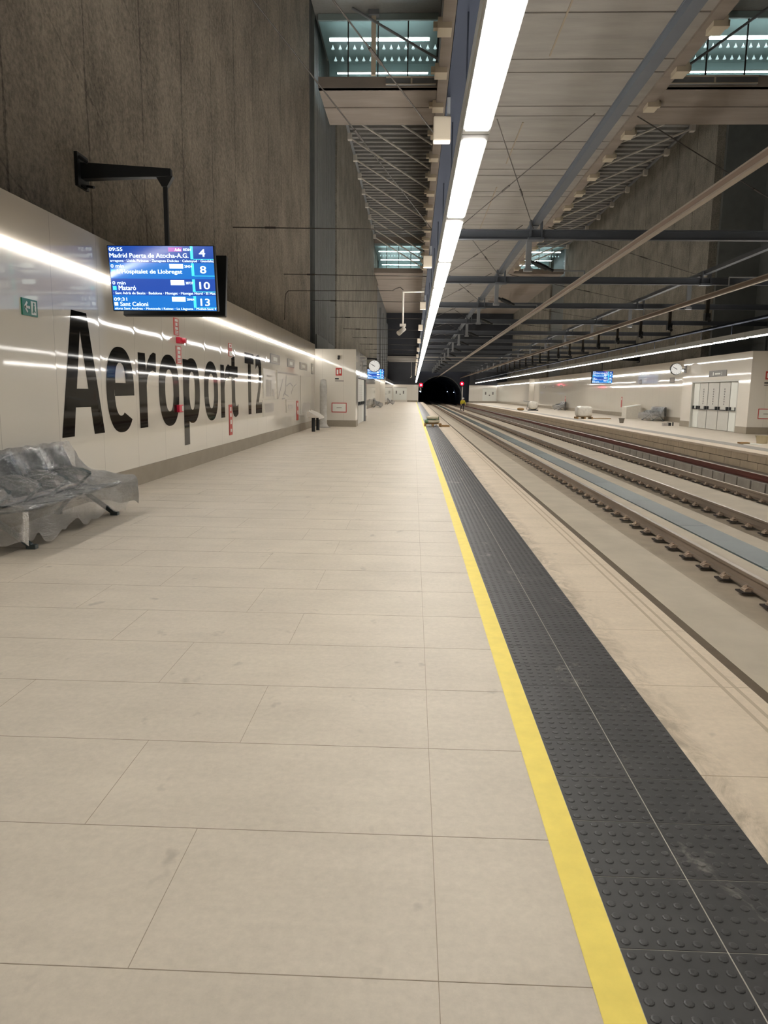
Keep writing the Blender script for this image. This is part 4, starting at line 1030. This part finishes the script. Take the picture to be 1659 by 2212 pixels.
# ------------------------------------------------------------------ benches
def crumple(p, a):
    x, y, z = p
    return (x+a*(math.sin(11*y+7*z)+.6*math.sin(23*z+5*y+1.3)), y+a*.7*math.sin(13*z+9*x+.4), z+a*(math.sin(17*y+6*x)*.6+.5*math.sin(29*y+11*x)))
BL = 2.55
def make_bench():
    r = thing('wrapped_bench', 'dark metal seat bench wrapped in clear film by the left wall in the foreground', 'bench', (-4.35, 7.05, 0))
    MB().box(-.03, .05, .0, BL, .33, .39).build('beam', M['gun'], r, bevel=.008)
    for y in (.25, 2.38):
        mb = MB(); mb.bar((.0,y,.36), (.46,y,.03), .05, .055, (0,1,0)); mb.bar((.0,y,.36), (-.28,y,.03), .05, .055, (0,1,0)); mb.box(.42,.52,y-.035,y+.035,0,.045); mb.box(-.34,-.24,y-.035,y+.035,0,.045)
        mb.build('leg', M['gun'], r, bevel=.006)
    for i in range(4):
        y0 = .1+.62*i
        mb = MB(); mb.grid(lambda u, v: (.52-.55*u, y0+.04+.5*v, .43-.05*math.sin(u*PI*.6)-.015*math.cos((v-.5)*PI)), 8, 6); o = mb.build('seat', M['gun'], r, smooth=True)
        so = o.modifiers.new('thick', 'SOLIDIFY'); so.thickness = .02
        mb = MB(); mb.grid(lambda u, v: (-.04-.20*u-.03*math.sin(v*PI), y0+.05+.48*v, .41+.47*u), 8, 6); o = mb.build('backrest', M['gun'], r, smooth=True)
        so = o.modifiers.new('thick', 'SOLIDIFY'); so.thickness = .02
        mb = MB(); mb.path([(-.14,y0,.62),(.05,y0,.655),(.26,y0,.64),(.36,y0,.60)], .018, 8); mb.path([(.36,y0,.60),(.16,y0,.40)], .016, 8); mb.build('armrest', M['gun'], r)
    # the film: draped shell over backs, seats and hanging skirt
    prof = [(-.30,.30),(-.33,.60),(-.32,.88),(-.27,.945),(-.22,.93),(-.12,.66),(.02,.56),(.22,.52),(.42,.50),(.60,.475),(.66,.46),(.60,.40),(.58,.30),(.56,.17),(.54,.10)]
    def P_(u, v):
        t = u*(len(prof)-1); i = min(int(t), len(prof)-2); f = t-i
        a, b = prof[i], prof[i+1]; x = a[0]+(b[0]-a[0])*f; z = a[1]+(b[1]-a[1])*f
        y = -.14+(BL+.30)*v
        hang = max(0, (u-.72)/.28)
        z += hang*.05*math.sin(v*19)+hang*.03*math.sin(v*43+1)
        if -.16 < x < .44:
            za = .675-.5*abs(x-.06)**1.6 if x < .34 else .60-1.4*(x-.34)
            dy = min(abs(y-(.1+.62*i_)) for i_ in range(4))
            z = max(z, za+.012-1.1*dy)
        sag = (.025 if .3 < u < .7 else 0)*math.sin(v*PI*4.1*2)
        return crumple((x, y, z+sag), .009+.008*hang)
    mb = MB(); mb.grid(P_, 90, 150)
    # end skirts
    for yv in (0.0, 1.0):
        def E_(u, v, yv=yv):
            p = P_(.32+.66*u*.72, yv); return crumple((p[0], p[1]+(.02 if yv else -.02)*v, p[2]*(1-v)+.13*v+.02*math.sin(u*21)), .006)
        mb.grid(E_, 40, 20)
    mb.build('film_wrap', M['wrap'], r, smooth=True)
    return r
bench = make_bench()
dup(bench, (-4.2, 84.5, 0), None, 'distant film-wrapped bench beyond the white vestibule on the near platform', None)
dup(bench, (-3.45, 108.5, 0), None, 'farthest film-wrapped bench on the near platform, near the end wall', None)
dup(bench, (16.35, 52.6, 0), PI, 'film-wrapped bench left of the doors on the far platform', None)
dup(bench, (16.35, 85.0, 0), PI, 'distant film-wrapped bench beyond the wrapped pallet on the far platform', None)

# ------------------------------------------------------------------ loose things
def pallet(root, w, d, z=0):
    mb = MB()
    for i in range(5): mb.box(-w/2, w/2, -d/2+i*d/5, -d/2+i*d/5+d/6.5, z+.115, z+.14)
    for i in range(3): x = -w/2+(w-.1)*i/2; mb.box(x, x+.1, -d/2, d/2, z+.02, z+.115)
    for i in range(3): x = -w/2+(w-.1)*i/2; mb.box(x, x+.1, -d/2, d/2, z, z+.02)
    return mb.build('pallet', M['wood'], root)
def blob(mb, c, sx, sy, sz, seed, n=14, e=3.2):
    rnd = random.Random(seed); ph = [rnd.uniform(0, 6) for _ in range(6)]
    def F(u, v):
        t = 2*PI*u; q = PI*(v-.5); ce = lambda a: math.copysign(abs(a)**(2/e), a)
        x = ce(math.cos(q))*ce(math.cos(t)); y = ce(math.cos(q))*ce(math.sin(t)); z = ce(math.sin(q))
        k = 1+.04*math.sin(5*t+ph[0])*math.cos(3*q+ph[1])+.03*math.sin(9*t+ph[2]+6*q)
        return (c[0]+sx/2*x*k, c[1]+sy/2*y*k, c[2]+sz/2*z*k)
    return mb.grid(F, n*2, n)
# pallet with sacks on the near tactile strip
r = thing('loaded_pallet', 'wooden pallet standing on the near tactile strip ahead', 'pallet', (1.0, 37.6, .009)); pallet(r, .86, .9)
MB().box(.44, .82, -.6, -.45, .0, .08).build('loose_plank', M['wood'], r)
r = thing('cement_sack', 'lower pale sack with green end, bottom of the pile on the near pallet', 'sack', (.98, 37.6, .152))
mb = MB(); blob(mb, (0,0,.09), .70, .75, .18, 1); mb.build('sack_body', M['sack'], r, smooth=True); mb = MB(); blob(mb, (-.29,-.06,.09), .2, .66, .185, 5); mb.build('green_end', M['greenb'], r, smooth=True)
r = thing('cement_sack', 'upper pale sack strapped in green on the near pallet', 'sack', (1.0, 37.6, .35))
mb = MB(); blob(mb, (0,0,.085), .62, .66, .17, 2); mb.build('sack_body', M['sack'], r, smooth=True); MB().box(-.32, .32, -.35, -.335, .0, .025).box(.27,.295,-.365,-.345,.0,.16).build('strap', M['strap'], r)
# far platform objects
r = thing('wrapped_pallet', 'film-wrapped load on a wooden pallet on the far platform', 'pallet', (12.02, 53.2, 0)); pallet(r, 1.1, 1.0)
mb = MB(); blob(mb, (0,0,.5), 1.08, 1.0, .74, 8, e=5); mb.build('wrapped_load', M['wrapw'], r, smooth=True)
MB().tube((.5,-.3,.05), (1.9,-.1,.05), .03, 6).build('loose_pole', M['wood'], r)
r = thing('kiosk_box', 'pale box cabinet with a sloping top left of the far bench', 'cabinet', (16.0, 55.6, 0))
mb = MB(); mb.prism([(-.5,0),(.5,0),(.5,.98),(-.5,.80)], lambda u, v, d: (u, d, v), -.6, .6); mb.build('body', M['cardb'], r, bevel=.01)
MB().add([(-.52,-.62,.805),(.52,-.62,.99),(.52,.62,.99),(-.52,.62,.805),(-.52,-.62,.835),(.52,-.62,1.02),(.52,.62,1.02),(-.52,.62,.835)], [(0,1,2,3),(4,5,6,7),(0,1,5,4),(1,2,6,5),(2,3,7,6),(3,0,4,7)]).build('sloping_top', M['pale'], r)
def bucket(x, y, r0, r1, h, m, lab):
    r = thing('bucket', lab, 'bucket', (x, y, 0))
    MB().lathe([(r0,0),(r1,h),(r1+.015,h),(r1+.015,h-.02),(r1-.01,h-.02),(r0-.01,.02)], n=20).build('body', M[m], r)
    mb = MB(); mb.path([(-r1*math.cos(t), 0, h-.02-.12*math.sin(t)) for t in [PI*i/10 for i in range(11)]], .006, 6); mb.build('handle', M['rod'], r)
bucket(12.6, 45.6, .11, .17, .3, 'bucket', 'grey bucket standing on the far platform near the tracks')
bucket(12.5, 27.1, .17, .22, .28, 'bucketl', 'pale mortar bucket at the right edge of the far platform')
r = thing('board_pile', 'small pile of pale boards beside the mortar bucket', 'boards', (11.85, 26.6, 0))
MB().box(-.3,.35,-.2,.2,0,.02).build('board', M['pale'], r); MB().box(-.38,-.05,-.14,.1,.02,.07).build('board', M['wood'], r); MB().box(.75,1.6,-.25,-.1,0,.03).build('board', M['dgrey'], r)
r = thing('toolbox', 'small grey and black toolbox on the far platform floor before the doors', 'toolbox', (14.35, 42.6, 0))
MB().box(-.28,.0,-.12,.12,0,.14).build('box', M['lgrey'], r); MB().box(.0,.16,-.12,.12,0,.16).build('lid', M['black'], r); MB().box(.26,.31,-.05,.05,0,.2).build('handle', M['black'], r)
r = thing('floor_machine', 'white wrapped floor machine on the distant far platform', 'machine', (12.4, 79, 0))
MB().box(-.35,.65,-.4,.4,.0,.1).build('base', M['black'], r); mb = MB(); blob(mb, (.15,0,.55), .95,.8,.85, 4, e=4); mb.build('cover', M['wrapw'], r, smooth=True)
MB().tube((-.2,-.3,.9),(-.9,-.3,1.0), .03, 6).tube((-.4,-.3,.9),(-.55,-.3,.1), .03, 6).build('handle', M['steelb'], r); mb = MB(); blob(mb, (-1.15,-.2,.13), .7,.5,.26, 6); mb.build('hose_coil', M['wood'], r, smooth=True)
# right wall fittings
for y, w, lab in ((46.0,.9,'nearest the far platform clock'),(49.5,.9,'above the far bench'),(56.5,.5,'next left of the far bench'),(86,1.6,'in the distant group'),(91,1.6,'in the middle of the distant group'),(97,1.6,'last of the distant group')):
    wsign('small grey pictogram plate on the right wall, %s' % lab, y, y+w, 2.5, 2.85, [(.12,.88,.15,.85,'lgrey')], WR, -1, 'dgrey', 'pictogram_plate')
wsign('red extinguisher marker strip right of the far bench', 46.9, 47.2, .75, 1.5, [(.3,.7,.7,.9,'pale')], WR, -1)
wsign('dark red extinguisher marker strip on the right wall above the bucket', 61.4, 61.7, .72, 1.55, [(.3,.7,.7,.9,'pale')], WR, -1)
wsign('distant extinguisher marker strip beyond the wrapped pallet', 84, 84.4, .6, 1.5, [(.3,.7,.7,.9,'pale')], WR, -1)
wsign('grey sign plate at the right frame edge on the far vestibule', 31.0, 32.0, 2.3, 2.75, [(.2,.8,.2,.8,'lgrey')], WR, -1, 'dgrey', 'pictogram_plate')
# end wall posters
for x, lab in ((-3.9, 'near platform'), (13.4, 'far platform')):
    r = thing('poster', 'white poster with dark figures on the %s end wall' % lab, 'poster', (x, YE-.02, .35))
    MB().box(0, 2.6, -.02, 0, 0, 2.4).build('sheet', M['pale'], r)
    MB().box(0,2.6,-.026,-.02,2.3,2.36).box(.45,.7,-.026,-.02,1.2,1.75).box(1.85,2.1,-.026,-.02,1.2,1.75).box(1.2,1.45,-.026,-.02,1.0,1.2).build('figures', M['dgrey'], r)

# ------------------------------------------------------------------ signals
def signal(x, y, z, pole, lab):
    r = thing('rail_signal', lab, 'signal', (x, y, 0))
    MB().box(-.36, .36, 0, .2, z-.5, z+.42).build('head', M['black'], r)
    Mx = Matrix.Rotation(PI/2, 3, 'X')
    MB().lathe([(.34,0),(.32,.03)], (0,-.02,z), n=20, M=Mx).build('red_glow', M['sighalo'], r); MB().lathe([(.13,0),(.12,.02)], (0,-.055,z), n=16, M=Mx).build('red_lamp', M['sigred'], r)  # wide red disc stands for the glow around the lamp
    MB().lathe([(.16,0),(.16,.16)], (0,-.01,z+.02), n=16, M=Mx).build('hood', M['black'], r) if False else None
    MB().tube((.1,.1,ZS), (.1,.1,z-.4), .07, 8).build('pole', M['white'], r) if pole else MB().box(-.05, .05, .05, .15, z-1.1, z-.4).build('bracket', M['white'], r)
signal(1.3, 131, 3.1, False, 'glowing red signal at the left of the tunnel mouth')
signal(8.4, 131, 3.4, True, 'glowing red signal on a white pole right of the tunnel mouth')

# ------------------------------------------------------------------ worker on the tracks
def skin(name, pts, edges, rad, m, parent, root=0, sub=1):
    me = bpy.data.meshes.new(name); me.from_pydata(pts, edges, []); me.materials.append(m)
    o = mo(name, me, parent); sk = o.modifiers.new('skin', 'SKIN'); sk.use_smooth_shade = True
    if not me.skin_vertices: bpy.context.view_layer.update()
    lay = me.skin_vertices[0].data if me.skin_vertices else None
    if lay is None:
        bm = bmesh.new(); bm.from_mesh(me); bm.verts.layers.skin.verify(); bm.to_mesh(me); bm.free(); lay = me.skin_vertices[0].data
    for i, r_ in enumerate(rad): lay[i].radius = (r_, r_); lay[i].use_root = (i == root)
    s = o.modifiers.new('sub', 'SUBSURF'); s.levels = sub; s.render_levels = sub
    return o
w = thing('person', 'person in a yellow high-visibility jacket and white helmet walking bent forward between the rails', 'person', (6.25, 95.5, ZS), .25)
pts = [(0,0,.86),(0,-.06,1.05),(0,-.16,1.24),(0,-.22,1.34),(0,-.26,1.42),(0,-.29,1.52),
       (.1,0,.82),(.12,-.10,.47),(.12,-.02,.08),(.12,-.16,.04), (-.1,0,.82),(-.12,.12,.47),(-.12,.26,.10),(-.12,.14,.04),
       (.2,-.18,1.28),(.27,-.2,1.02),(.25,-.36,.82),(.25,-.43,.76), (-.2,-.18,1.28),(-.28,-.18,1.02),(-.26,-.34,.82),(-.26,-.41,.76)]
ed = [(0,1),(1,2),(2,3),(3,4),(4,5),(0,6),(6,7),(7,8),(8,9),(0,10),(10,11),(11,12),(12,13),(2,14),(14,15),(15,16),(16,17),(2,18),(18,19),(19,20),(20,21)]
rad = [.13,.13,.14,.07,.09,.10,.085,.06,.045,.04,.085,.06,.045,.04,.06,.045,.032,.03,.06,.045,.032,.03]
for base in (17, 21):
    bx, by0, bz = pts[base]; sg = 1 if bx > 0 else -1
    for k in range(4):
        i = len(pts); fx = bx+(k-1.5)*.018
        ln = (.8,.95,1.0,.85)[k]
        pts += [(fx, by0-.045*ln, bz-.04*ln), (fx, by0-.05*ln, bz-.08*ln)]; ed += [(base, i), (i, i+1)]; rad += [.009,.008]
    i = len(pts); pts += [(bx-sg*.04, by0-.01, bz-.03), (bx-sg*.05, by0-.03, bz-.06)]; ed += [(base, i), (i, i+1)]; rad += [.01,.009]
skin('body', pts, ed, rad, M['skin'], w)
skin('jacket', pts[:3]+[pts[14],pts[15],pts[16],pts[18],pts[19],pts[20]]+[(0,-.21,1.32)], [(0,1),(1,2),(2,3),(3,4),(4,5),(2,6),(6,7),(7,8),(2,9)], [.17,.17,.18,.085,.07,.05,.085,.07,.05,.09], M['hivis'], w)
skin('trousers', [(0,0,.88)]+pts[6:8]+[(.12,-.02,.12)]+pts[10:12]+[(-.12,.26,.14)], [(0,1),(1,2),(2,3),(0,4),(4,5),(5,6)], [.15,.105,.08,.065,.105,.08,.065], M['trouser'], w)
MB().lathe([(.15,-.02),(.135,.0),(.13,.05),(.10,.11),(.03,.14)], (0,-.29,1.55), n=16).build('helmet', M['pale'], w, smooth=True)
MB().box(-.02,.02,-.42,-.38,1.48,1.52).build('nose', M['skin'], w)
for x, y in ((.12,-.06),(-.12,.22)): MB().box(x-.05, x+.05, y-.16, y+.08, 0, .1).build('boot', M['black'], w, bevel=.02)

# ------------------------------------------------------------------ world + view
wd = bpy.data.worlds.new('world'); sc.world = wd; wd.use_nodes = True
wd.node_tree.nodes['Background'].inputs[0].default_value = (.01,.01,.012,1); wd.node_tree.nodes['Background'].inputs[1].default_value = 1.0
sc.view_settings.view_transform = 'Standard'; sc.view_settings.look = 'None'; sc.view_settings.gamma = 1; sc.view_settings.use_curve_mapping = False
sc.view_settings.exposure = 0.10
